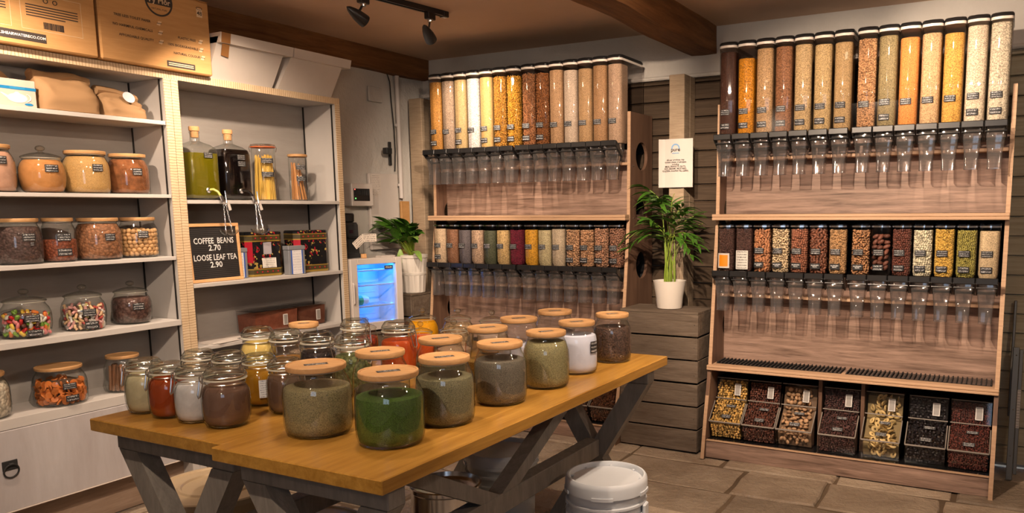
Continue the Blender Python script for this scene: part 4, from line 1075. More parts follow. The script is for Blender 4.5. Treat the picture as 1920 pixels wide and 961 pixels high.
pastel = [plain('pastel_'+n_, A(*c_), .4) for n_, c_ in (('pink', (218, 150, 134)), ('white', (228, 208, 186)), ('peach', (222, 170, 120)), ('red', (180, 70, 60)), ('lemon', (226, 200, 130)))]
sm = [MB().tube([(-.012, 0, 0), (0, .004, .002), (.012, 0, 0)], .0058, 7).mesh('sweet', m, 60) for m in pastel]
fill_jar(SW2, .086, .104, .020, sm, 'pastel_sweet', 'soft @ sweet inside the pale sweet jar', 'sweet', 'pastel sweets in the jar', 4)
om = [MB().lathe([(.004, -.004), (.013, -.003), (.0145, 0), (.013, .003), (.004, .0035)], 12).mesh('cracker', m, 40) for m in shades('orange_cracker', B(204, 108, 40), 3, .25)]
fill_jar(ORC, .100, .110, .0235, om, 'orange_cracker', 'round orange cracker inside the jar on the lowest shelf', 'cracker', 'orange crackers in the jar', 5, .8)
cm_ = shades('cinnamon_bark', B(138, 92, 58), 3, .3); rg = random.Random(9)
for i in range(24):
    a = CIN.rotation_euler.z-2.2+4.4*i/23; k = .058 if i % 2 else .046
    p0 = Vector((k*math.cos(a), k*math.sin(a), .010)); p1 = Vector((k*.85*math.cos(a+rg.uniform(-.35, .35)), k*.85*math.sin(a+rg.uniform(-.35, .35)), .118+rg.uniform(0, .014)))
    tag(MB().tube([p0, (p0+p1)/2, p1], .0062, 8).build('cinnamon_stick', cm_[i % 3], None, loc=CIN.location), 'brown cinnamon stick standing in the jar on the lowest shelf', 'cinnamon stick', 'cinnamon sticks in the jar')

# jars on the oak tables
T = .76
herb = lambda key, col, sc=620: G(key, col, sc, .45)
ROWA = [(-1.628, 1.494, .090, 'tan green dried herb, at the table front beside the green jar', herb('herb_tan', (152, 132, 84)), .74, 1),
        (-1.387, 1.508, .088, 'bright green dried herb at the table corner', herb('herb_green', (74, 96, 30)), .72, 1),
        (-1.383, 1.730, .082, 'grey green dried herb just behind the bright green one', herb('herb_grey_green', (132, 118, 78)), .76, 1),
        (-1.378, 1.996, .082, 'dull grey herb, third along the table edge', herb('herb_dull', (118, 104, 80)), .78, 1),
        (-1.364, 2.249, .078, 'light khaki herb, fourth along the table edge', herb('herb_khaki', (156, 138, 86)), .88, 1),
        (-1.384, 2.499, .077, 'white salt, fifth along the table edge', Pw('white_salt', (222, 212, 202), .03), .80, 1),
        (-1.362, 2.748, .075, 'dark brown peppercorns at the far table corner', G('peppercorns', (84, 60, 44), 190, .5), .78, 1),
        (-1.612, 1.722, .082, 'brown herb in the second row, behind the tan green one', herb('herb_brown', (110, 88, 58)), .45, 1),
        (-1.600, 1.985, .081, 'dark olive herb in the second row', herb('herb_olive', (96, 84, 54)), .62, 1),
        (-1.600, 2.245, .081, 'mustard seed, low filled, in the second row', G('mustard_seed', (160, 116, 50), 260), .42, 1),
        (-1.630, 2.490, .081, 'white sugar, low filled, in the second row', Pw('white_sugar', (218, 206, 196), .03), .50, 1),
        (-1.615, 2.735, .080, 'dark grey tea, last of the second row', G('tea_leaves', (66, 58, 52), 200, .5), .60, 1)]
for x, y, r, what, mt, fill, lc in ROWA:
    cards = [(.078, .120, .95, .26, CARD)] if 'white salt' in what else ()
    jar('storage_jar', ('wooden lidded jar of '+what), 'big', x, y, T, r, .192, mt, fill, 'wooden lidded jars on the tables', cards, True)
ROWB = [(-2.278, 1.432, .057, .162, 'cream flour, at the table end by the shelves', Pw('cream_flour', (190, 168, 118)), .88),
        (-2.163, 1.429, .056, .161, 'red chilli powder in the front row', Pw('red_chilli', (150, 58, 18)), .86),
        (-2.045, 1.430, .058, .162, 'white powder in the front row', Pw('white_powder', (208, 192, 168)), .84),
        (-1.923, 1.436, .064, .164, 'cocoa brown powder, last of the front row', Pw('cocoa_powder', (112, 80, 58)), .86),
        (-2.268, 1.606, .0545, .161, 'beige powder, second row by the shelves', Pw('beige_powder', (176, 152, 124)), .7),
        (-2.152, 1.628, .0545, .161, 'dull brown powder in the second row', Pw('dull_brown_powder', (112, 84, 64)), .8),
        (-2.036, 1.646, .0545, .160, 'mustard yellow powder bearing a white printed label', Pw('mustard_powder', (166, 110, 22)), .84),
        (-1.888, 1.615, .056, .162, 'brown spice beside the mustard yellow one', Pw('brown_spice', (100, 72, 50)), .82),
        (-2.288, 1.850, .060, .200, 'yellow powder in the tall row', Pw('yellow_powder', (204, 166, 84)), .90),
        (-2.153, 1.853, .060, .200, 'ginger coloured powder in the tall row', Pw('ginger_powder', (156, 106, 50)), .62),
        (-2.017, 1.863, .060, .200, 'black cloves in the tall row', G('cloves', (44, 32, 28), 160, .5), .82),
        (-1.868, 1.868, .061, .200, 'green leafy herb in the tall row', G('leafy_herb', (104, 104, 52), 90, .5), .80),
        (-2.130, 2.150, .058, .200, 'pale seed behind the tall row', G('pale_seed', (176, 152, 120), 220), .5),
        (-1.935, 2.165, .066, .202, 'paprika, large and orange red, behind the tall row', Pw('paprika', (178, 66, 20)), .80)]
for i, (x, y, r, h, what, mt, fill) in enumerate(ROWB):
    cards = [(.030, .085, .25, .36, WCARD)] if 'mustard' in what and 'label' in what else ()
    jar('clip_top_jar', 'clip top glass jar of '+what, 'clip', x, y, T, r, h, mt, fill, 'clip top jars on the tables', cards, clasp=-1.25 if x < -1.8 and y < 1.5 else .9)
jar('storage_jar', 'small wooden lidded jar standing among the clip top jars', 'big', -2.262, 2.030, T, .056, .195, G('pale_flakes', (150, 120, 90), 140), .5, 'wooden lidded jars on the tables', (), True, lidr=.052)
ROWC = [(-2.262, 2.345, .046, .172, 'red dried chilli flakes', G('chilli_flakes', (140, 44, 18), 70, .6), .74),
        (-2.212, 2.630, .068, .180, 'bright yellow turmeric', Pw('turmeric', (238, 156, 12)), .92),
        (-1.985, 2.345, .054, .172, 'bright orange powder', Pw('orange_powder', (226, 86, 26)), .92),
        (-2.062, 2.680, .066, .180, 'oat coloured almonds', G('oat_almonds', (186, 146, 98), 80, .4), .85),
        (-1.893, 2.690, .064, .180, 'pale brown powder at the table back', Pw('pale_brown_powder', (190, 156, 124)), .6),
        (-1.868, 2.400, .066, .180, 'light tan spice behind the wooden lids', Pw('light_tan_spice', (180, 140, 100)), .5)]
for x, y, r, h, what, mt, fill in ROWC:
    jar('knob_lid_jar', 'glass knob lidded jar of '+what, 'knob', x, y, T, r, h, mt, fill, 'knob lidded jars on the tables')

# ------------------------------------------------------------------ the two oak tables
def table(label, x0, x1, y0, y1, zt):
    t = thing('oak_table', label, 'table', ((x0+x1)/2, (y0+y1)/2, 0), 0, 'oak tables with crossed legs')
    hx, hy = (x1-x0)/2, (y1-y0)/2; th = .036
    MB().box(-hx, hx, -hy, hy, zt-th, zt, .0025).build('table_top', OAK, t, loc=(0, 0, 0))
    b = .062; zc = .375; L2 = hx-.045
    for s in (-1, 1):
        ye = s*(hy-.085)
        MB().box(-L2-.01, L2+.01, ye-b/2, ye+b/2, zt-th-.062, zt-th-.0005, .003).build('top_rail', LEGM, t)
        zt_ = zt-th-.063
        for k, (xa, xb) in enumerate(((-1, 1), (1, -1))):
            # one leg of the cross, from floor to rail; slightly thinner one passes through the other
            hw = .036; yy = (b/2-.002*k)
            dx_, dz_ = (xb-xa)*(L2-hw), zt_
            ln = math.hypot(dx_, dz_); nx = hw*ln/dz_
            poly = [(xa*(L2-hw)-nx, .001), (xa*(L2-hw)+nx, .001), (xb*(L2-hw)+nx, zt_), (xb*(L2-hw)-nx, zt_)]
            MB().prism(poly, 1, ye-yy, ye+yy).build('leg', LEGM, t)
    ys = hy-.085-b/2
    MB().box(-.030, .030, -ys, ys, zc-.036, zc+.036, .003).build('stretcher', LEGM, t)
    for s in (-1, 1):
        z1 = zt-th-.001; ya, yb = s*.06, s*(hy-.17); hw = .052
        MB().prism([(ya-hw, zc+.037), (ya+hw, zc+.037), (yb+hw, z1), (yb-hw, z1)], 0, -.028, .028).build('brace', LEGM, t)
    return t
table('oak topped table with grey crossed legs in front, carrying the wooden lidded jars', -1.770, -1.200, 1.268, 2.925, T)
table('oak topped table with grey crossed legs nearer the shelves, carrying clip top jars', -2.352, -1.773, 1.302, 2.920, T-.002)

# ------------------------------------------------------------------ cartons on top of the shelf units
def carton(label, y0, y1, x1, z0, z1, rz=0):
    t = thing('cardboard_box', label, 'box', (x1-.15, (y0+y1)/2, z0), rz, 'cardboard cartons on the shelves')
    h = (y1-y0)/2; H = z1-z0
    MB().box(-.12, .15, -h, h, .001, H, .006).build('carton', CARDB, t)
    MB().box(-.118, .149, -h+.002, h-.002, H, H+.003, .001).build('top_flap', CARDB, t)
    MB().box(-.122, .152, -.03, .03, H+.0031, H+.0036).build('packing_tape', plain('brown_tape', A(150, 96, 50), .3), t)
    return t, h, H
BAND = plain('dark_print_band', A(58, 46, 38), .7)
LINEM = plain('pale_print_line', A(226, 186, 140), .8)
t, h, H = carton('brown carton printed with company text, cut by the picture edge, on top of shelves', 1.46, 2.078, -3.428, 1.9985, 2.33)
X_ = .1508
def prt(o, y, z): o.location = (X_+.0004, y, z); return o
text('WE CARE', .034, (X_, -.018, .240), FX, DARKINK, t, 'print')
MB().box(X_-.0003, X_+.0003, -.105, .105, .022, .056).build('print_band', BAND, t); text('WWW.SHEARWATERECO.COM', .0145, (X_+.0007, 0, .039), FX, INK, t, 'print')
for a, b in ((-.27, -.015), (.02, .25)):
    for (ya, yb, za, zb) in ((a, b, .068, .0695), (a, b, .205, .2065), (a, a+.0015, .068, .2065), (b-.0015, b, .068, .2065)):
        MB().box(X_-.0003, X_+.0002, ya, yb, za, zb).build('print_frame', LINEM, t)
for k in range(5):
    MB().box(X_-.0003, X_+.0002, .040, .235-.05*(k == 4), .160-k*.010, .164-k*.010).build('print_line', BAND, t)
    MB().box(X_-.0003, X_+.0002, -.24, -.030-.05*(k == 4), .160-k*.010, .164-k*.010).build('print_line', BAND, t)
rg = random.Random(8); yb = .100
for k in range(24):
    w_ = rg.choice((.0012, .0018, .0026)); MB().box(X_-.0003, X_+.0003, yb, yb+w_, .078, .104).build('bar_code_bar', BAND, t); yb += w_+rg.choice((.0012, .0018))
for yy in (.115, .150): MB().tube([(X_, yy+.008*math.cos(2*PI*i/14), .186+.008*math.sin(2*PI*i/14)) for i in range(15)], .0016, 5).build('print_mark', BAND, t)
t, h, H = carton('brown carton with a round dark emblem and leaf marks, beside the white boxes', 2.090, 2.617, -3.428, 1.9985, 2.335)
em = MB(); n = 40
def disc(r, dx, m, z0=-9, z1=9):
    pts = [(r*math.cos(2*PI*i/n), r*math.sin(2*PI*i/n)) for i in range(n)]
    pts = [(p[0], max(z0, min(z1, p[1]))) for p in pts]
    return MB().prism(pts, 0, X_-.0004, X_+dx)
EM = (0, .012, .292)
disc(.066, .0002, 0).build('emblem', BAND, t, 0, EM); disc(.058, .0004, 0).build('emblem_inner', CARDB, t, 0, EM)
disc(.066, .0007, 0, -.017, .017).build('emblem_band', BAND, t, 0, EM)
text('Tŷ Môr', .034, (X_+.0011, .012, .292), FX, LINEM, t, 'print'); text('NATURAL, PURE', .010, (X_+.0008, .012, .256), FX, DARKINK, t, 'print'); text('PRODUCT', .012, (X_+.0008, .012, .317), FX, DARKINK, t, 'print'); text('ENVIRONMENTALLY', .0095, (X_+.0008, .012, .330), FX, DARKINK, t, 'print')
LEAFP = plain('pale_leaf_print', A(226, 182, 134), .8)
for body, yy, zz, ly in (('TREE LESS TOILET PAPER', -.105, .195, .005), ('NO HARMFUL CHEMICALS', -.105, .155, .008), ('AFFORDABLE QUALITY', -.092, .115, .008), ('PLASTIC FREE', .150, .150, .207), ('100% BIODEGRADABLE', .128, .113, .207), ('NATURAL COLOUR', .145, .078, .213)):
    text(body, .0150, (X_+.0006, yy-.012, zz), FX, DARKINK, t, 'print')
    lf = MB().prism([(-.012, -.008), (.004, -.010), (.014, .010), (-.002, .010)], 0, X_-.0003, X_+.0006); lf.build('leaf_mark', LEAFP, t, 0, (0, ly, zz)); MB().box(X_, X_+.0009, ly-.010, ly+.012, zz-.0012, zz+.0012).build('leaf_vein', BAND, t)
MB().box(X_-.0003, X_+.0003, .03, .17, .014, .040).build('print_band', BAND, t); 
for k in range(2): MB().box(X_, X_+.0007, .038+.0*k, .162, .021+.008*k, .025+.008*k).build('print_line', LINEM, t)
rl = MB().box(X_-.0003, X_+.0004, .197, .227, .262, .302, .0003); rl.build('roll_mark', LINEM, t); text('48', .026, (X_+.001, .212, .279), FX, DARKINK, t, 'print')
MB().tube([(X_+.0004, .212+.015*math.cos(2*PI*i/14), .302+.006*math.sin(2*PI*i/14)) for i in range(15)], .0012, 5).build('print_mark', BAND, t)

WBOX = plain('white_card', A(205, 182, 160), .6)
for label, y0, y1, tape in (('white tapered storage box with brown tape, next to the brown carton', 2.625, 3.005, True), ('white tapered storage box with lid at the end of the shelf top', 3.040, 3.415, False)):
    t = thing('storage_box', label, 'box', (-3.48, (y0+y1)/2, 1.9985), 0, 'white storage boxes')
    h = (y1-y0)/2; zt = .185
    MB().loft([[(-.20, -h, 0), (0, -h, 0), (0, h, 0), (-.20, h, 0)], [(-.21, -h+.03*(not tape), zt), (.098, -h+.03*(not tape), zt), (.098, h+.012, zt), (-.21, h+.012, zt)]]).build('box_body', WBOX, t, 20)
    MB().loft([[(-.215, -h+.026*(not tape), zt-.028), (.108, -h+.026*(not tape), zt-.028), (.108, h+.052, zt-.028), (-.215, h+.052, zt-.028)], [(-.218, -h+.024*(not tape), zt+.018), (.116, -h+.024*(not tape), zt+.018), (.116, h+.055, zt+.018), (-.218, h+.055, zt+.018)]]).build('lid', WBOX, t, 20)
    if tape:
        MB().loft([[(.1095, -h+.005, zt-.028), (.1095, -h+.055, zt-.028), (.1175, -h+.055, zt+.018), (.1175, -h+.005, zt+.018)], [(.1102, -h+.005, zt-.028), (.1102, -h+.055, zt-.028), (.1182, -h+.055, zt+.018), (.1182, -h+.005, zt+.018)]]).build('brown_tape', plain('brown_tape'), t, 0)
        MB().loft([[(.062, -h+.035, .105), (.064, -h+.075, .100), (.096, -h+.060, zt-.03), (.096, -h+.02, zt-.03)], [(.063, -h+.035, .105), (.065, -h+.075, .100), (.097, -h+.060, zt-.03), (.097, -h+.02, zt-.03)]]).build('brown_tape', plain('brown_tape'), t, 0)

# ------------------------------------------------------------------ top shelf: tea box, brown box, kraft bags
def bag(label, y0, y1, H, seed, roll):
    """a crumpled kraft bag: a grid of rings pushed about by noise, top folded over"""
    from mathutils import noise as mn
    t = thing('paper_bag', label, 'bag', (-3.585, (y0+y1)/2, 1.7715), 0, 'kraft bags on the top shelf')
    h = (y1-y0)/2; n = 72; rings = []; prf = [(0, .97, .10), (.02, 1, .104), (.10, 1.0, .104), (.25, 1.01, .104), (.40, 1.0, .10), (.55, .99, .09), (.68, .97, .072), (.80, .95, .05), (.90, .95, .034), (1, .97, .022)]
    fine = []
    for (u0, w0, d0), (u1, w1, d1) in zip(prf[:-1], prf[1:]):
        for k in range(3): tt = k/3; fine.append((u0+(u1-u0)*tt, w0+(w1-w0)*tt, d0+(d1-d0)*tt))
    fine.append(prf[-1])
    for u, wy, dx in fine:
        q = []
        for i in range(n):
            a = 2*PI*i/n; c, s = math.cos(a), math.sin(a); e = .35
            px = dx*abs(c)**e*(1 if c > 0 else -1); py = h*wy*abs(s)**e*(1 if s > 0 else -1)
            k = -abs(mn.noise(Vector((px*11+seed, py*13+u*1.5, u*3.0))))*.030*(.25+u); k2 = abs(mn.noise(Vector((px*26, py*30+seed, u*6-py*9))))*.006*(.4+u)
            cc = Vector((px, py, 0)); d = cc.normalized() if cc.length else cc
            z = H*u*(1-.12*roll*max(0, py/h)*u)+mn.noise(Vector((px*6, py*9, seed)))*.014*u
            q.append((px+d.x*(k+k2), py+d.y*(k+k2)*.6, z))
        rings.append(q)
    MB().loft(rings).build('bag_body', KRAFT, t, 50)
    tp = MB(); m = 14; pts = []
    rr = []
    for i in range(m+1):
        py = -h*.93+2*h*.93*i/m
        z = H*(1-.12*roll*max(0, py/h))+mn.noise(Vector((0, py*9, seed)))*.014
        rr.append([(.004+.030*math.cos(b)+mn.noise(Vector((b, py*20, seed)))*.006, py, z-.010+.022*math.sin(b)) for b in [2*PI*k/9 for k in range(9)]])
    tp.loft(rr).build('rolled_top', KRAFT, t, 50)
    return t
bag('large crumpled kraft paper bag with rolled top on the top shelf', 1.868, 2.112, .158, 3.1, .4)
b2 = bag('smaller kraft paper bag with round white sticker at the shelf end', 2.128, 2.318, .118, 8.3, 1.4)
MB().lathe([(.001, .0012), (.026, .0012), (.0265, .0004), (.0265, 0)], 24, cap0=False).build('sticker', plain('grey_sticker', A(196, 182, 172), .6), b2, 30, (.088, .012, .090), (0, 1.15, 0))
t = thing('tea_box', 'white and blue tea box printed with a teapot on the top shelf', 'box', (-3.56, 1.735, 1.7715))
MB().box(-.06, .068, -.115, .115, .0005, .106, .002).build('carton', plain('tea_carton', A(206, 172, 146), .5), t)
TB = plain('tea_blue', C(20, 120, 175), .5)
MB().box(.0675, .0686, -.1148, .1148, .066, .078).build('blue_band', TB, t); MB().box(.0675, .069, .02, .075, .068, .076).build('band_lettering', scribble('band_print', C(40, 130, 180), (.85, .85, .85, 1), 1, 2, 1.2), t)
TW = plain('teapot_white', C(226, 222, 218), .4)
pot = MB(); pot.prism([(.036*math.cos(2*PI*i/24), .018*math.sin(2*PI*i/24)) for i in range(24)], 0, .0676, .0690); pot.prism([(-.034, -.004), (-.060, .016), (-.054, .017), (-.030, .006)], 0, .0676, .0689); pot.prism([(-.012, .017), (.012, .017), (.004, .024), (-.004, .024)], 0, .0676, .0689)
pot.build('teapot_print', TW, t, 0, (0, .045, .034)); MB().tube([(.0684, .076+.018*math.cos(a), .036+.014*math.sin(a)) for a in [-1.4+2.8*i/10 for i in range(11)]], .002, 5).build('teapot_handle_print', TW, t)
MB().prism([(.016*math.cos(2*PI*i/16), .005*math.sin(2*PI*i/16)) for i in range(16)], 0, .0676, .0692).build('print_badge', TB, t, 0, (0, .085, .012))
t = thing('brown_carton', 'plain brown carton standing behind the tea box on the top shelf', 'box', (-3.675, 1.72, 1.7715))
MB().loft([[(-.04, -.10, .0005), (.042, -.10, .0005), (.042, .105, .0005), (-.04, .105, .0005)], [(-.04, -.10, .13), (.042, -.10, .13), (.042, .105, .13), (-.04, .105, .13)], [(-.03, -.09, .165), (.03, -.09, .165), (.03, .075, .165), (-.03, .075, .165)]]).build('carton', KRAFT, t, 20)
MB().box(.036, .0425, -.05, .06, .134, .146).build('paper_strip', PAPER, t)

# ------------------------------------------------------------------ unit two: bottles with taps, tall jars
def bottle(label, y, liquid, fill, seed):
    t = thing('tap_bottle', label, 'bottle', (-3.578, y, 1.4135), 0, 'tap bottles with chained drip bowls')
    n = 36
    def sq(hx, hy, z, e):
        q = []
        for i in range(n):
            a = 2*PI*i/n; c, s = math.cos(a), math.sin(a); q.append((hx*abs(c)**e*(1 if c > 0 else -1), hy*abs(s)**e*(1 if s > 0 else -1), z))
        return q
    body = [(.060, .066, .003, .35), (.070, .078, .012, .3), (.073, .082, .03, .28), (.073, .082, .232, .28), (.069, .077, .252, .32), (.054, .058, .270, .45), (.034, .036, .281, .8), (.022, .022, .288, 1), (.0215, .0215, .325, 1), (.025, .025, .328, 1), (.025, .025, .334, 1)]
    MB().loft([sq(*b) for b in body], True, False).build('glass', GLASS, t, 50)
    zf = fill; liq = [(.056, .062, .008, .35), (.068, .077, .016, .3), (.071, .080, .03, .28)]
    liq += [(.071, .080, min(zf, .232), .28)]
    if zf > .24: liq += [(.066, .074, zf, .33)]
    MB().loft([sq(*b) for b in liq]).build('liquid', liquid, t, 50)
    CORK = wood('cork', A(206, 140, 84), A(226, 164, 106), (20, 20, 60), .8, 3)
    MB().lathe([(.018, .305), (.019, .312), (.0195, .336), (.024, .337), (.0245, .352), (.023, .358), (.001, .359)], 20).build('cork', CORK, t)
    fx = .073
    MB().lathe([(.010, 0), (.013, .003), (.013, .007), (.009, .010), (.007, .018)], 16).build('tap_seat', STEEL, t, 40, (fx, 0, .048), (0, PI/2, 0))
    tp = MB().tube([(fx+.012, 0, .050), (fx+.030, .008, .052), (fx+.045, .020, .040), (fx+.052, .030, .018), (fx+.055, .036, .002)], .0058, 10); tp.build('hose', liquid if seed else plain('yellow_hose', A(196, 180, 90), .25), t, 60)
    MB().tube([(fx+.052, .029, .022), (fx+.057, .038, -.010)], .0078, 10).build('hose_nozzle', STEEL, t)
    MB().tube([(fx+.058, .050, .045), (fx+.060, .055, -.012), (fx+.056, .046, -.018)], .0032, 8).build('pinch_clip', STEEL, t)
    MB().box(fx+.052, fx+.056, .052, .068, -.070, -.028, .001).build('clip_tag', PAPER, t, loc=(0, 0, 0), rot=(.28, 0, 0))
    # the little glass drip bowl hanging on two chains
    bx, by, bz = fx+.058, .058, -.158
    MB().lathe([(.012, -.018), (.030, -.012), (.044, .002), (.048, .012)], 26, bx, by, True, False).build('drip_bowl', KNOBG, t, 60, (0, 0, bz)) 
    for s, ox in ((-1, -.018), (1, .018)):
        p0 = Vector((fx+.058, .044+ox*.35, -.022)); p1 = Vector((bx, by+ox, bz+.004)); k = 11
        for i in range(k):
            a = p0+(p1-p0)*((i+.5)/k); r0 = .0055
            pts = [a+Vector(((.0032*math.sin(2*PI*j/8) if i % 2 else 0), (0 if i % 2 else .0032*math.sin(2*PI*j/8)), r0*1.25*math.cos(2*PI*j/8))) for j in range(9)]
            MB().tube(pts, .0011, 4).build('chain_link', STEEL, t)
        MB().tube([p1, p1+Vector((0, 0, -.012))], .002, 5).build('chain_hook', STEEL, t)
    put('label', share('bl1', lambda: MB().quad((0, -.024, 0), (0, .024, 0), (0, .024, .026), (0, -.024, .026)).mesh('label', CARD)), t, (.0745, .014, .205))
    if seed: put('label', share('bl1', None), t, (.0745, .016, .172))
    return t
def liquid(name, col, rough=.05):
    m, nt, b = nodes(name); n = noise(nt, coords(nt), 4, 2); L(nt, mixc(nt, n.outputs[0], col, tuple(c*.8 for c in col[:3])+(1,)), b.inputs['Base Color'])
    b.inputs['Roughness'].default_value = rough; b.inputs['Transmission Weight'].default_value = .0; b.inputs['Specular IOR Level'].default_value = .5; MATS[name] = m; return m
bottle('square glass bottle of olive oil with cork, tap and chained bowl', 2.602, liquid('olive_oil', A(112, 96, 10)), .228, 0)
bottle('square glass bottle of black balsamic with cork, tap and chained bowl', 2.790, liquid('balsamic', (.006, .004, .004, 1)), .256, 1)
def tall_jar(label, y, r, H, wood_lid):
    t = thing('tall_jar', label, 'jar', (-3.575, y, 1.4135), face_cam(-3.575, y), 'tall jars beside the bottles')
    MB().lathe([(r*.6, .002), (r*.95, .003), (r, .012), (r, H*.90), (r*.97, H*.92), (r*1.02, H*.935)], 28, cap1=False).build('glass', GLASS, t, 50)
    if wood_lid: MB().lathe([(r*.9, H*.925), (r*1.05, H*.94), (r*1.06, H*.985), (r, H*.99), (.002, H*.99)], 28).build('lid', BAMBOO, t)
    else:
        MB().lathe([(r*.95, H*.935), (r*1.06, H*.938), (r*1.06, H*.95), (r*.95, H*.952)], 28).build('orange_gasket', plain('orange_rubber', A(226, 96, 34), .5), t)
        MB().lathe([(r*.95, H*.953), (r*1.02, H*.957), (r*1.0, H*.985), (r*.8, H), (.002, H*.995)], 28, cap0=False).build('lid', KNOBG, t, 50)
        MB().tube([(0, -r*1.06, H*.86), (0, -r*1.15, H*.93), (0, -r*1.0, H*.99), (0, r*1.0, H*.99), (0, r*1.15, H*.93), (0, r*1.06, H*.86)], .0018, 6).build('bail_wire', WIRE, t)
    for z in (H*.42, H*.66): put('label', side_label(r*1.015, z, z+.026, .55, CARD), t, (0, 0, 0), (0, 0, .35))
    return t
sj = tall_jar('tall clip jar of yellow spaghetti with orange seal beside the black bottle', 3.000, .060, .300, False)
rg = random.Random(3); mb = MB()
for i in range(150):
    a = rg.uniform(0, 2*PI); k = .052*math.sqrt(rg.uniform(.3, 1)); a2 = a+rg.uniform(-.5, .5)
    mb.tube([(k*math.cos(a), k*math.sin(a), .006), (k*.8*math.cos(a2), k*.8*math.sin(a2), rg.uniform(.20, .245))], .0021, 5, rg.randrange(3))
sp_ = mb.build('spaghetti', shades('spaghetti', A(226, 172, 74), 3, .15), sj, 60); sp_['kind'] = 'stuff'
bj = tall_jar('narrow tall jar of brown breadsticks with wooden lid at the shelf end', 3.232, .050, .262, True)
ms = shades('breadstick', A(196, 128, 70), 3, .2)
for i in range(12):
    a = bj.rotation_euler.z-2.2+4.4*i/11; k = .037 if i % 2 else .023
    q0 = Vector((k*math.cos(a), k*math.sin(a), .008)); q1 = Vector((k*.5*math.cos(a)-.008, k*.5*math.sin(a)-.012, .195+rg.uniform(-.02, .02)))
    tag(MB().tube([q0, (q0+q1)/2, q1], .0046, 7).build('breadstick', ms[i % 3], None, loc=bj.location), 'thin brown breadstick leaning in the narrow tall jar', 'breadstick', 'breadsticks in the jar')
for y, h_, w_, lab in ((2.905, .115, .045, 'between the black bottle and spaghetti'), (3.115, .125, .10, 'between the spaghetti and breadsticks'), (3.325, .120, .07, 'behind the breadstick jar')):
    t = thing('white_card', 'blank white card leaning on the shelf back '+lab, 'card', (-3.715, y, 1.4135), 0, 'blank cards on the bottle shelf')
    MB().box(-.004, .004, -w_/2, w_/2, .0005, h_, .001).build('sheet', CHALKP, t, loc=(.03, 0, 0), rot=(0, -.18, 0)); MB().box(-.002, .03, -w_/2+.004, w_/2-.004, .0005, .004).build('foot', CHALKP, t)
tag(MB().box(-3.728, -3.720, 2.462, 2.505, 1.72, 1.80, .001).build('blue_notice', plain('navy_card', C(40, 52, 90), .6)), 'small dark blue notice on the shelf back behind the oil bottle', 'notice')

# letter board
t = thing('letter_board', 'black felt letter board in a pale wooden frame listing coffee and tea prices', 'sign', (-3.512, 2.629, 1.0095), 0); t.rotation_euler = (0, -.06, 0)
m, nt, b = nodes('grooved_felt'); s = N(nt, 'ShaderNodeSeparateXYZ'); tc = N(nt, 'ShaderNodeTexCoord'); L(nt, tc.outputs['Object'], s.inputs[0])
fr = math_(nt, 'FRACT', math_(nt, 'MULTIPLY', s.outputs[2], 105)); L(nt, mixc(nt, math_(nt, 'LESS_THAN', fr, .35), (.028, .024, .024, 1), (.006, .005, .005, 1)), b.inputs['Base Color']); b.inputs['Roughness'].default_value = .9; bump(nt, b, fr, .4, .003)
w2, H = .148, .290; fb = .016
MB().box(-.010, -.002, -w2+fb, w2-fb, fb, H-fb).build('felt', m, t)
FRM = wood('pale_frame', A(214, 150, 92), A(228, 168, 110), (30, 3, 30), .5, 2)
MB().box(-.014, .004, -w2, w2, .0005, fb, .002).build('frame_rail', FRM, t); MB().box(-.014, .004, -w2, w2, H-fb, H, .002).build('frame_rail', FRM, t)
MB().box(-.014, .004, -w2, -w2+fb, fb+.0002, H-fb-.0002, .002).build('frame_stile', FRM, t); MB().box(-.014, .004, w2-fb, w2, fb+.0002, H-fb-.0002, .002).build('frame_stile', FRM, t)
for body, z, sx in (('COFFEE  BEANS', .203, .80), ('2.70', .168, 1), ('LOOSE LEAF TEA', .120, .80), ('2.90', .084, 1)):
    text(body, .0405, (-.0012, .0, z), FX, INK, t, 'lettering', sx)

# tins and tea packets on the second shelf
def tin_mat():
    m, nt, b = nodes('lacquered_tin'); v = coords(nt, (1, 1, 1)); vo = N(nt, 'ShaderNodeTexVoronoi'); vo.inputs['Scale'].default_value = 95; L(nt, v, vo.inputs['Vector'])
    n = noise(nt, v, 22, 3); sp = N(nt, 'ShaderNodeSeparateColor'); L(nt, vo.outputs['Color'], sp.inputs[0])
    k = math_(nt, 'MULTIPLY', math_(nt, 'GREATER_THAN', sp.outputs[0], .62), math_(nt, 'GREATER_THAN', n.outputs[0], .50))
    col = mixc(nt, k, (.008, .008, .010, 1), A(176, 138, 66)); k2 = math_(nt, 'MULTIPLY', math_(nt, 'GREATER_THAN', sp.outputs[1], .86), math_(nt, 'GREATER_THAN', n.outputs[0], .44))
    L(nt, mixc(nt, k2, col, A(150, 24, 34)), b.inputs['Base Color']); b.inputs['Roughness'].default_value = .25; MATS['lacquered_tin'] = m; return m
TIN = tin_mat(); GOLD = plain('gold_line', A(206, 160, 70), .3, .6); REDP = plain('red_panel', A(176, 16, 34), .35); OLIVE = plain('olive_band', A(76, 60, 30), .4)
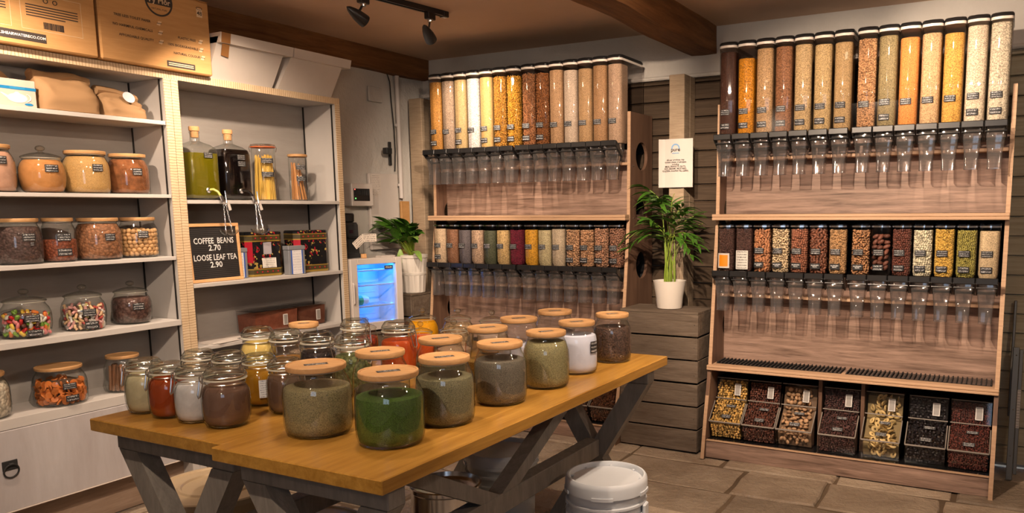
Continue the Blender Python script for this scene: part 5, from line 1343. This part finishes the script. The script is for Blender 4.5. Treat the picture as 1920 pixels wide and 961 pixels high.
def tin(label, y, w, cards):
    t = thing('tea_tin', label, 'tin', (-3.625, y, 1.0095), -.12, 'lacquered tea tins')
    h = w/2; d = .07
    def oc(k, z): 
        c = .028*k; a, b_ = d*k, h*k
        return [(a, -b_+c, z), (a, b_-c, z), (a-c, b_, z), (-a+c, b_, z), (-a, b_-c, z), (-a, -b_+c, z), (-a+c, -b_, z), (a-c, -b_, z)]
    MB().loft([oc(1, .004), oc(1, .205)]).build('body', TIN, t, 10); 
    for z0, z1, mt in ((.0008, .012, GOLD), (.012, .036, OLIVE), (.036, .042, GOLD), (.186, .192, GOLD), (.192, .216, OLIVE), (.216, .221, GOLD)):
        MB().loft([oc(1.02, z0), oc(1.02, z1-.0002)]).build('band', mt, t, 10)
    MB().loft([oc(1.02, .2212), oc(1.02, .233), oc(.97, .238)]).build('lid', TIN, t, 10)
    for z in (.024, .204):
        for k in range(5): MB().ball((d*1.02, -h+.045+(2*h-.09)*k/4, z), .0045, nu=8, nv=5).build('red_boss', REDP, t)
    MB().loft([[(d-.026, -h*1.0-.0006, .075), (d-.0015+.001, -h+.027, .075), (d+.0005, -h+.027, .186), (d-.026, -h-.0006, .186)], [(d-.026, -h-.0016, .075), (d+.0015, -h+.026, .075), (d+.0015, -h+.026, .186), (d-.026, -h-.0016, .186)]]).build('red_panel', REDP, t, 0)
    if cards:
        MB().box(d, d+.002, -.018, .030, .118, .182, .0005).build('label', scribble('grey_tag', A(176, 158, 152), (.8, .8, .8, 1), 4, 6, .7), t)
        mb = MB().quad((d+.004, -.03, .045), (d+.004, .054, .045), (d+.002, .054, .098), (d+.002, -.03, .098)); mb.build('price_card', scribble('price_card_print', C(226, 222, 216), (.1, .1, .1, 1), 5, 2, .6), t)
tin('black and gold tea tin bearing a white price card on the tea shelf', 2.975, .215, True)
tin('black and gold tea tin without card at the shelf end by the fridge', 3.305, .225, False)
for y, lab in ((2.790, 'silver tea packet with blue edges half hidden by the letter board'), (3.112, 'silver tea packet with blue edges between the two tins')):
    t = thing('tea_packet', lab, 'packet', (-3.505 if y > 3 else -3.575, y, 1.0095), -.10, 'silver tea packets')
    SIL = plain('silver_card', A(150, 142, 136), .35, .3); BLU = plain('blue_strip', C(40, 86, 180), .5)
    MB().box(-.03, .018, -.052, .052, .0005, .135, .002).build('packet', SIL, t); MB().box(-.032, .020, -.054, .054, .1355, .158, .002).build('lid', SIL, t)
    mb = MB().quad((.0186, -.031, .003), (.0186, .031, .003), (.0186, .031, .134), (.0186, -.031, .134)); mb.build('paper_label', scribble('tea_label_print', C(222, 220, 222), (.2, .2, .3, 1), 9, 5, .35), t)
    for s in (-1, 1): MB().box(.018, .0190, s*.034-.0035, s*.034+.0035, .003, .134).build('blue_strip', BLU, t)
# cocoa bins and papers on the third shelf
def cocoa_bin(label, y0, y1, col):
    t = thing('lidded_bin', label, 'bin', (-3.60, (y0+y1)/2, .7005), 0, 'clear bins of cocoa')
    h = (y1-y0)/2
    MB().loft([[(-.10, -h+.006, 0), (.045, -h+.006, 0), (.045, h-.006, 0), (-.10, h-.006, 0)], [(-.10, -h, .118), (.05, -h, .118), (.05, h, .118), (-.10, h, .118)]]).build('body', PLAST, t, 20)
    MB().box(-.102, .052, -h-.001, h+.001, .1185, .127, .002).build('lid', PLAST, t)
    MB().loft([[(-.095, -h+.010, .004), (.041, -h+.010, .004), (.041, h-.010, .004), (-.095, h-.010, .004)], [(-.095, -h+.006, .098), (.046, -h+.006, .085), (.046, h-.006, .112), (-.095, h-.006, .112)]]).build('contents', Pw(label.split()[0]+'_cocoa', col, .15), t, 20)
    o = MB().box(0, .003, -.016, .016, .03, .09, .003).build('price_window', FROSTE, t, 30, (.051, h*.35, 0)); MB().box(.0025, .0036, -.012, .012, .034, .086, .001).build('window_pane', FROST, o)
cocoa_bin('wide clear bin of cocoa powder on the lower shelf behind the clip jars', 2.86, 3.155, (140, 78, 50))
cocoa_bin('small clear bin of dark cocoa on the lower shelf beside the end panel', 3.162, 3.36, (118, 70, 46))
t = thing('paper_sheets', 'white paper sheets lying on the lower shelf behind the clip jars', 'paper', (-3.57, 2.66, .7005))
for k in range(3): MB().box(-.085, .085, -.12, .12, .0004+k*.0012, .0014+k*.0012).build('sheet', PAPER, t, 0, (k*.004, k*.012, 0), (0, 0, .1*k-.08))
MB().box(.05, .075, .06, .12, .0045, .0058).build('label', CARD2, t)

# ------------------------------------------------------------------ fridge corner
FR_A = Vector((-3.452, 3.474, 0)); FTH = math.radians(15); FW = .356
st = thing('fridge_stand', 'low wooden stand under the small fridge, hidden behind the jars', 'stand', (FR_A.x, FR_A.y, 0), -FTH)
MB().box(-.26, -.01, .0, FW, .003, .60, .004).build('stand_body', CRATE, st); MB().box(-.265, .0, -.002, FW+.003, .6005, .618, .003).build('stand_top', CRATE, st)
t = thing('small_fridge', 'small white glass door fridge glowing blue inside', 'fridge', (FR_A.x, FR_A.y, .6185), -FTH)
FH = .452; D = -.262; wl = .018
FRW = plain('fridge_white', C(206, 198, 192), .35)
MB().box(D, -.036, 0, wl, .012, FH, .002).build('side', FRW, t); MB().box(D, -.036, FW-wl, FW, .012, FH, .002).build('side', FRW, t)
MB().box(D, -.036, wl, FW-wl, FH-wl, FH, .001).build('top', FRW, t); MB().box(D, -.036, wl, FW-wl, .012, .04, .001).build('base', FRW, t)
INN = plain('fridge_liner', C(190, 205, 220), .4)
MB().box(D, D+.012, wl, FW-wl, .04, FH-wl).build('back', INN, t)
for zr in (.08, .13, .22, .27, .36): MB().box(D+.0122, D+.016, wl+.03, FW-wl-.03, zr, zr+.012, .002).build('liner_rib', INN, t)
dr = MB(); a, b, c0, c1 = .0, FW, .012, FH; e = .045
dr.box(-.034, .0, a, a+e, c0, c1, .003); dr.box(-.034, .0, b-e, b, c0, c1, .003); dr.box(-.034, .0, a+e, b-e, c1-.036, c1, .003); dr.box(-.034, .0, a+e, b-e, c0, c0+.05, .003)
door = dr.build('door_frame', FRW, t)
MB().box(-.020, -.016, a+e-.002, b-e+.002, c0+.049, c1-.035).build('door_glass', clear('fridge_glass', (.95, .97, .98), (.7, .75, .8), .05), door)
MB().box(-.0155, -.0145, b-e-.072, b-e-.012, c1-.072, c1-.050).build('brand_plate', MATBLACK, door)
text('POLAR', .0145, (-.0138, b-e-.042, c1-.061), FX, INK, door, 'brand_lettering')
MB().tube([(.001, .010, .18), (.010, .010, .19), (.010, .010, .30), (.001, .010, .31)], .005, 8).build('door_handle', FRW, door)
for z in (.155, .285, .375):
    sh_ = MB()
    sh_.tube([(D+.02, wl+.004, z), (-.045, wl+.004, z), (-.045, FW-wl-.004, z), (D+.02, FW-wl-.004, z)], .003, 6)
    for k in range(14):
        yy = wl+.015+(FW-2*wl-.03)*k/13; sh_.tube([(D+.02, yy, z), (-.045, yy, z)], .0016, 5)
    sh_.build('wire_shelf', INN, t); MB().box(-.050, -.044, wl+.003, FW-wl-.003, z-.004, z+.006, .001).build('shelf_trim', INN, t)
ld = bpy.data.lights.new('fridge_light', 'AREA'); ld.energy = 2.0; ld.color = (.015, .25, 1.0); ld.shape = 'RECTANGLE'; ld.size = .02; ld.size_y = FW-.08
lo = bpy.data.objects.new('fridge_light', ld); COL.objects.link(lo); lo.parent = t; lo.location = (-.06, FW/2, FH-wl-.006); lo.rotation_euler = (0, .35, 0)
ld = bpy.data.lights.new('fridge_light', 'AREA'); ld.energy = 1.1; ld.color = (.015, .25, 1.0); ld.shape = 'RECTANGLE'; ld.size = .02; ld.size_y = .34
lo = bpy.data.objects.new('fridge_light', ld); COL.objects.link(lo); lo.parent = t; lo.location = (-.10, FW-wl-.004, FH/2); lo.rotation_euler = (-PI/2, 0, 0)
BLED, nt, b = nodes('blue_led'); b.inputs['Emission Color'].default_value = (.1, .5, 1, 1); b.inputs['Emission Strength'].default_value = 5
MB().box(-.07, -.05, .05, FW-.05, FH-wl-.005, FH-wl-.001).build('light_strip', BLED, t)
# cans and bottle lying in the fridge
def in_fridge(x, y, z): return st.matrix_basis @ Vector((x, y, z)) if False else Vector((FR_A.x+x*math.cos(FTH)+y*math.sin(FTH), FR_A.y-x*math.sin(FTH)+y*math.cos(FTH), z))
t2 = thing('drink_can', 'white and green drink can lying on the lower fridge shelf', 'can', in_fridge(-.11, .055, .6185+.158+.031), -FTH)
MB().lathe([(.022, 0), (.029, .006), (.0295, .10), (.024, .112), (.022, .112)], 22).build('can_body', plain('can_white', C(215, 225, 220), .3), t2, 40, (0, 0, 0), (-PI/2, 0, 0))
MB().lathe([(.0298, .03), (.0298, .07)], 22, cap0=False, cap1=False).build('green_band', plain('can_green', C(80, 180, 120), .35), t2, 40, (0, 0, 0), (-PI/2, 0, 0))
# coffee grinder and price tags on top of the fridge
ZF = .6185+.452
p = in_fridge(-.175, .085, ZF+.001)
t = thing('black_grinder', 'matt black coffee grinder standing on the small fridge', 'grinder', p, -FTH)
MB().loft([[(x*k, y*k, z) for x, y in ((.055, -.05), (.055, .05), (-.055, .05), (-.055, -.05))] for z, k in ((0, 1.08), (.02, 1.08), (.03, 1), (.20, .96), (.215, .85))]).build('body', MATBLACK, t, 20)
MB().lathe([(.040, .2155), (.048, .222), (.05, .262), (.044, .27), (.001, .272)], 24).build('hopper', BLACK, t)
MB().lathe([(.011, 0), (.012, .004), (.001, .005)], 14).build('dial', STEEL, t, 30, (.054, .012, .09), (0, PI/2, 0)); MB().box(.054, .0565, -.012, .012, .15, .17).build('display', plain('dark_display', (.03, .01, .02, 1), .2), t)
MB().box(.040, .075, -.03, .03, .120, .132, .003).build('spout', BLACK, t)
p = in_fridge(-.045, .118, ZF+.0005)
t = thing('price_tag_holder', 'two white price tags clipped to a small wooden block on the fridge', 'price tag', p, -FTH)
MB().box(-.013, .013, -.013, .013, 0, .026, .002).build('block', FRM, t); MB().tube([(0, 0, .026), (0, 0, .105)], .0012, 6).build('wire', WIRE, t)
TAGP = scribble('tag_print', C(226, 216, 204), (.05, .04, .04, 1), 4, 1, .8)
MB().quad((.004, -.010, .098), (.004, .090, .098), (.004, .090, .146), (.004, -.010, .146)).build('tag', TAGP, t)
MB().quad((.006, -.050, .056), (.006, .010, .103), (.006, -.018, .140), (.006, -.078, .093)).build('tag', TAGP, t)
t = thing('paper_stack', 'small flat white cards on the fridge corner', 'card', in_fridge(-.06, .275, ZF+.0005), -FTH)
for k in range(3): MB().box(-.03, .03, -.05, .05, k*.003, .0026+k*.003).build('card', PAPER, t, 0, (0, k*.003, 0))

# ------------------------------------------------------------------ on the left wall
t = thing('pipe', 'white painted pipe running down the left wall', 'pipe', (XW+.030, 4.245, .82)); 
MB().tube([(0, 0, .62), (0, 0, 1.0), (0, 0, 1.435)], .016, 12).build('pipe_run', plain('painted_pipe', A(196, 176, 158), .5), t)
for z in (.7, 1.1): MB().box(-.028, 0, -.02, .02, z, z+.02, .003).build('pipe_clip', plain('painted_pipe'), t)
tag(MB().tube([(XW+.016, 4.165, 2.262), (XW+.020, 4.185, 2.21), (XW+.018, 4.195, 2.08), (XW+.018, 4.212, 1.9), (XW+.018, 4.215, 1.75), (XW+.016, 4.205, 1.62)], .004, 8).build('black_cable', MATBLACK), 'thin black cable hanging beside the white wall pipe', 'cable')
t = thing('blanking_plate', 'square white blanking plate high on the left wall', 'plate', (XW+.012, 4.045, 2.062)); MB().box(-.004, .010, -.062, .062, 0, .096, .003).build('plate', WALLM, t); MB().box(.010, .012, -.045, .045, .016, .080, .001).build('raised_panel', WALLM, t)
t = thing('wall_bracket', 'black bracket fixed on the left wall above the fuse box', 'bracket', (XW+.014, 4.165, 1.66)); MB().box(-.004, .006, -.012, .012, 0, .155, .002).build('back_plate', MATBLACK, t)
MB().tube([(.004, -.004, .075), (.03, -.03, .085), (.05, -.06, .088)], .010, 8).build('arm', MATBLACK, t); MB().box(.035, .075, -.11, -.058, .068, .108, .004).build('clamp', MATBLACK, t)
t = thing('fuse_box', 'white fuse box with dark switch row on the left wall', 'fuse box', (XW+.012, 3.822, 1.386)); MB().box(-.004, .07, -.094, .094, 0, .142, .004).build('case', FRW, t); MB().box(.069, .0715, -.080, .062, .032, .110, .001).build('window', BLACK, t)
for k in range(8): MB().box(.0715, .075, -.074+k*.017, -.062+k*.017, .068, .102, .001).build('switch', MATBLACK, t)
for y_, z_, nm, c_ in ((-.066, .060, 'green_led', (.05, 1, .1, 1)), (-.07, .088, 'red_led', (1, .05, .03, 1))):
    mm, nt, b = nodes(nm); b.inputs['Emission Color'].default_value = c_; b.inputs['Emission Strength'].default_value = 2; MB().ball((.0722, y_, z_-.012 if nm == 'green_led' else z_+.016), .004, nu=8, nv=5).build(nm, mm, t)
t = thing('wall_panel', 'plain white board on the left wall beside the fuse box', 'board', (XW+.012, 4.075, 1.10)); MB().box(-.004, .018, -.135, .135, 0, .50, .003).build('board', FRW, t)
tag(MB().quad((XW+.033, 3.948, 1.456), (XW+.033, 4.044, 1.456), (XW+.033, 4.044, 1.590), (XW+.033, 3.948, 1.590)).build('paper_list', scribble('list_print', C(205, 196, 188), (.2, .18, .17, 1), 12, 2, .6)), 'printed paper list stuck on the white wall board', 'paper')
tag(MB().box(XW+.012, XW+.03, 4.24, 4.325, .83, 1.42, .003).build('plywood_board', wood('plywood', A(170, 116, 62), A(190, 136, 80), (3, 3, 8), .6, 2)), 'plywood offcut standing against the left wall behind the plant', 'board')

# ------------------------------------------------------------------ buckets and tubs on the floor
def bucket(label, x, y, r, H, mat, lidmat, rz, lab=True):
    t = thing('bucket', label, 'bucket', (x, y, .003), rz, 'lidded buckets by the table')
    b_ = r*.86; n = 48
    MB().lathe([(b_*.96, 0), (b_, .004), (b_*1.02, .08), (b_*1.06, H*.62), (b_*1.065, H*.66), (r*1.0, H*.665), (r*1.0, H*.685), (b_*1.08, H*.69), (b_*1.085, H*.76), (r*1.0, H*.765), (r*1.0, H*.785), (b_*1.09, H*.79), (b_*1.09, H*.90)], n, cap1=True).build('pail', mat, t, 30)
    ld = MB().lathe([(r*.97, H*.87), (r*1.02, H*.872), (r*1.02, H*.955), (r*1.0, H*.985), (r*.965, H), (r*.925, H), (r*.90, H*.985), (r*.885, H*.955), (r*.83, H*.95), (r*.81, H*.965), (.002, H*.965)], n).build('lid', lidmat, t, 30)
    for k in range(8):
        a = 2*PI*k/8+.2; MB().box(r*.81, r*.885, -.004, .004, H*.955, H*.972, .001).build('lid_rib', lidmat, ld, 20, (0, 0, 0), (0, 0, a))
    for k in range(5):
        a = 2*PI*k/5
        MB().prism([(r*1.02*math.cos(q), r*1.02*math.sin(q)) for q in [a+.5*i/6 for i in range(7)]]+[(r*1.045*math.cos(q), r*1.045*math.sin(q)) for q in [a+.5-.5*i/6 for i in range(7)]], 2, H*.865, H*.895).build('lid_tab', lidmat, ld)
    for s in (-1, 1):
        MB().box(-.022, .022, 0, .012, H*.50, H*.765, .004).build('handle_lug', mat, t, 20, (0, 0, 0), (0, 0, 0)).location = (0, s*r*.97-(.012 if s < 0 else 0)*1, 0)
    MB().tube([(0, -r*1.03, H*.72), (r*.5, -r*1.02, H*.60), (r*.98, -r*.35, H*.47), (r*1.04, 0, H*.45), (r*.98, r*.35, H*.47), (r*.5, r*1.02, H*.60), (0, r*1.03, H*.72)], .0022, 6).build('wire_handle', WIRE, t)
    if lab:
        o = put('label', side_label(b_*1.05, .07, H*.55, .45, plain('green_white_label', C(190, 205, 185), .5)), t); o.rotation_euler = (0, 0, -.95+rz*0)
        o2 = put('label_stripe', side_label(b_*1.054, H*.50, H*.53, .45, plain('label_green', C(110, 150, 50), .5)), t); o2.rotation_euler = (0, 0, -.95)
    return t
bucket('white plastic bucket with ribbed lid on the stone floor in front of crates', -1.249, 2.465, .147, .400, WHITEP, WHITEP, face_cam(-1.249, 2.465)-.35+PI*0)
bucket('white bucket with wire handle standing under the oak table', -1.800, 2.600, .150, .385, plain('translucent_white', C(196, 200, 200), .4), WHITEP, 1.1, False)
t = thing('steel_drum', 'shiny steel drum under the table beside the white bucket', 'drum', (-1.800, 2.235, .003))
MB().lathe([(.125, 0), (.13, .006), (.128, .02), (.128, .33), (.132, .336), (.132, .35), (.124, .352), (.12, .335), (.002, .335)], 40).build('drum_shell', STEEL, t, 30)
def tub(label, x, y, r, H):
    t = thing('lidded_tub', label, 'tub', (x, y, .003), 0, 'round lidded tubs under the table')
    CLR = plain('beige_tub_plastic', A(176, 140, 98), .4); LID = plain('beige_tub_lid', A(178, 146, 108), .35)
    MB().lathe([(r*.86, 0), (r*.88, .006), (r*.94, H*.9)], 48).build('tub_wall', CLR, t, 30)
    MB().lathe([(r*.97, H*.90), (r, H*.905), (r, H*.96), (r*.985, H*.975), (r*.94, H*.975), (r*.92, H*.96), (r*.62, H*.965), (r*.60, H*.985), (r*.56, H*.985), (r*.54, H*.965), (.002, H*.97)], 56).build('lid', LID, t, 30)
    MB().tube([(-.05, 0, H*.975), (-.045, 0, H*1.05), (0, 0, H*1.08), (.045, 0, H*1.05), (.05, 0, H*.975)], .008, 8).build('lid_handle', LID, t)
tub('large round beige tub with lid on the floor between shelves and table', -2.62, 1.90, .235, .335)
tub('round beige tub with lid under the table nearer the camera', -2.06, 1.80, .20, .300)
t = thing('blue_grey_crate', 'flat dark plastic tray standing under the table edge', 'tray', (-2.325, 1.75, .003))
MB().box(-.045, .045, -.16, .14, 0, .20, .006).build('tray_body', plain('dark_grey_plastic', C(58, 64, 70), .35), t); MB().box(-.05, .05, -.165, .145, .2005, .214, .004).build('tray_rim', plain('pale_grey_plastic', C(140, 150, 158), .4), t)

# ------------------------------------------------------------------ folded metal frame leaning by the right rack
t = thing('metal_frame', 'grey metal folding frame leaning at the wall beside the rack end', 'frame', (.068, 4.30, .003))
GREYM = plain('grey_aluminium', C(110, 106, 98), .4, .6)
MB().box(-.016, .012, -.012, .012, 0, .66, .002).build('outer_channel', GREYM, t, 20, (0, 0, 0), (-.16, 0, 0)); MB().box(.013, .030, -.010, .014, .03, .65, .002).build('inner_channel', GREYM, t, 20, (0, 0, 0), (-.16, 0, 0))
MB().box(-.024, -.010, .0, .012, .30, .885, .003).build('rear_bar', GREYM, t, 20, (0, .06, 0), (-.13, 0, 0))
MB().quad((.014, -.0108, .26), (.029, -.0108, .26), (.029, -.0108, .45), (.014, -.0108, .45)).build('sticker', scribble('sticker_print', C(190, 184, 176), (.1, .1, .1, 1), 14, 3, .9), t, 0, (0, 0, 0), (-.16, 0, 0))
for z in (.12, .35, .62): MB().ball((.0, -.012, z), .004, nu=8, nv=4).build('rivet', STEEL, t, 30, (0, 0, 0), (-.16, 0, 0))
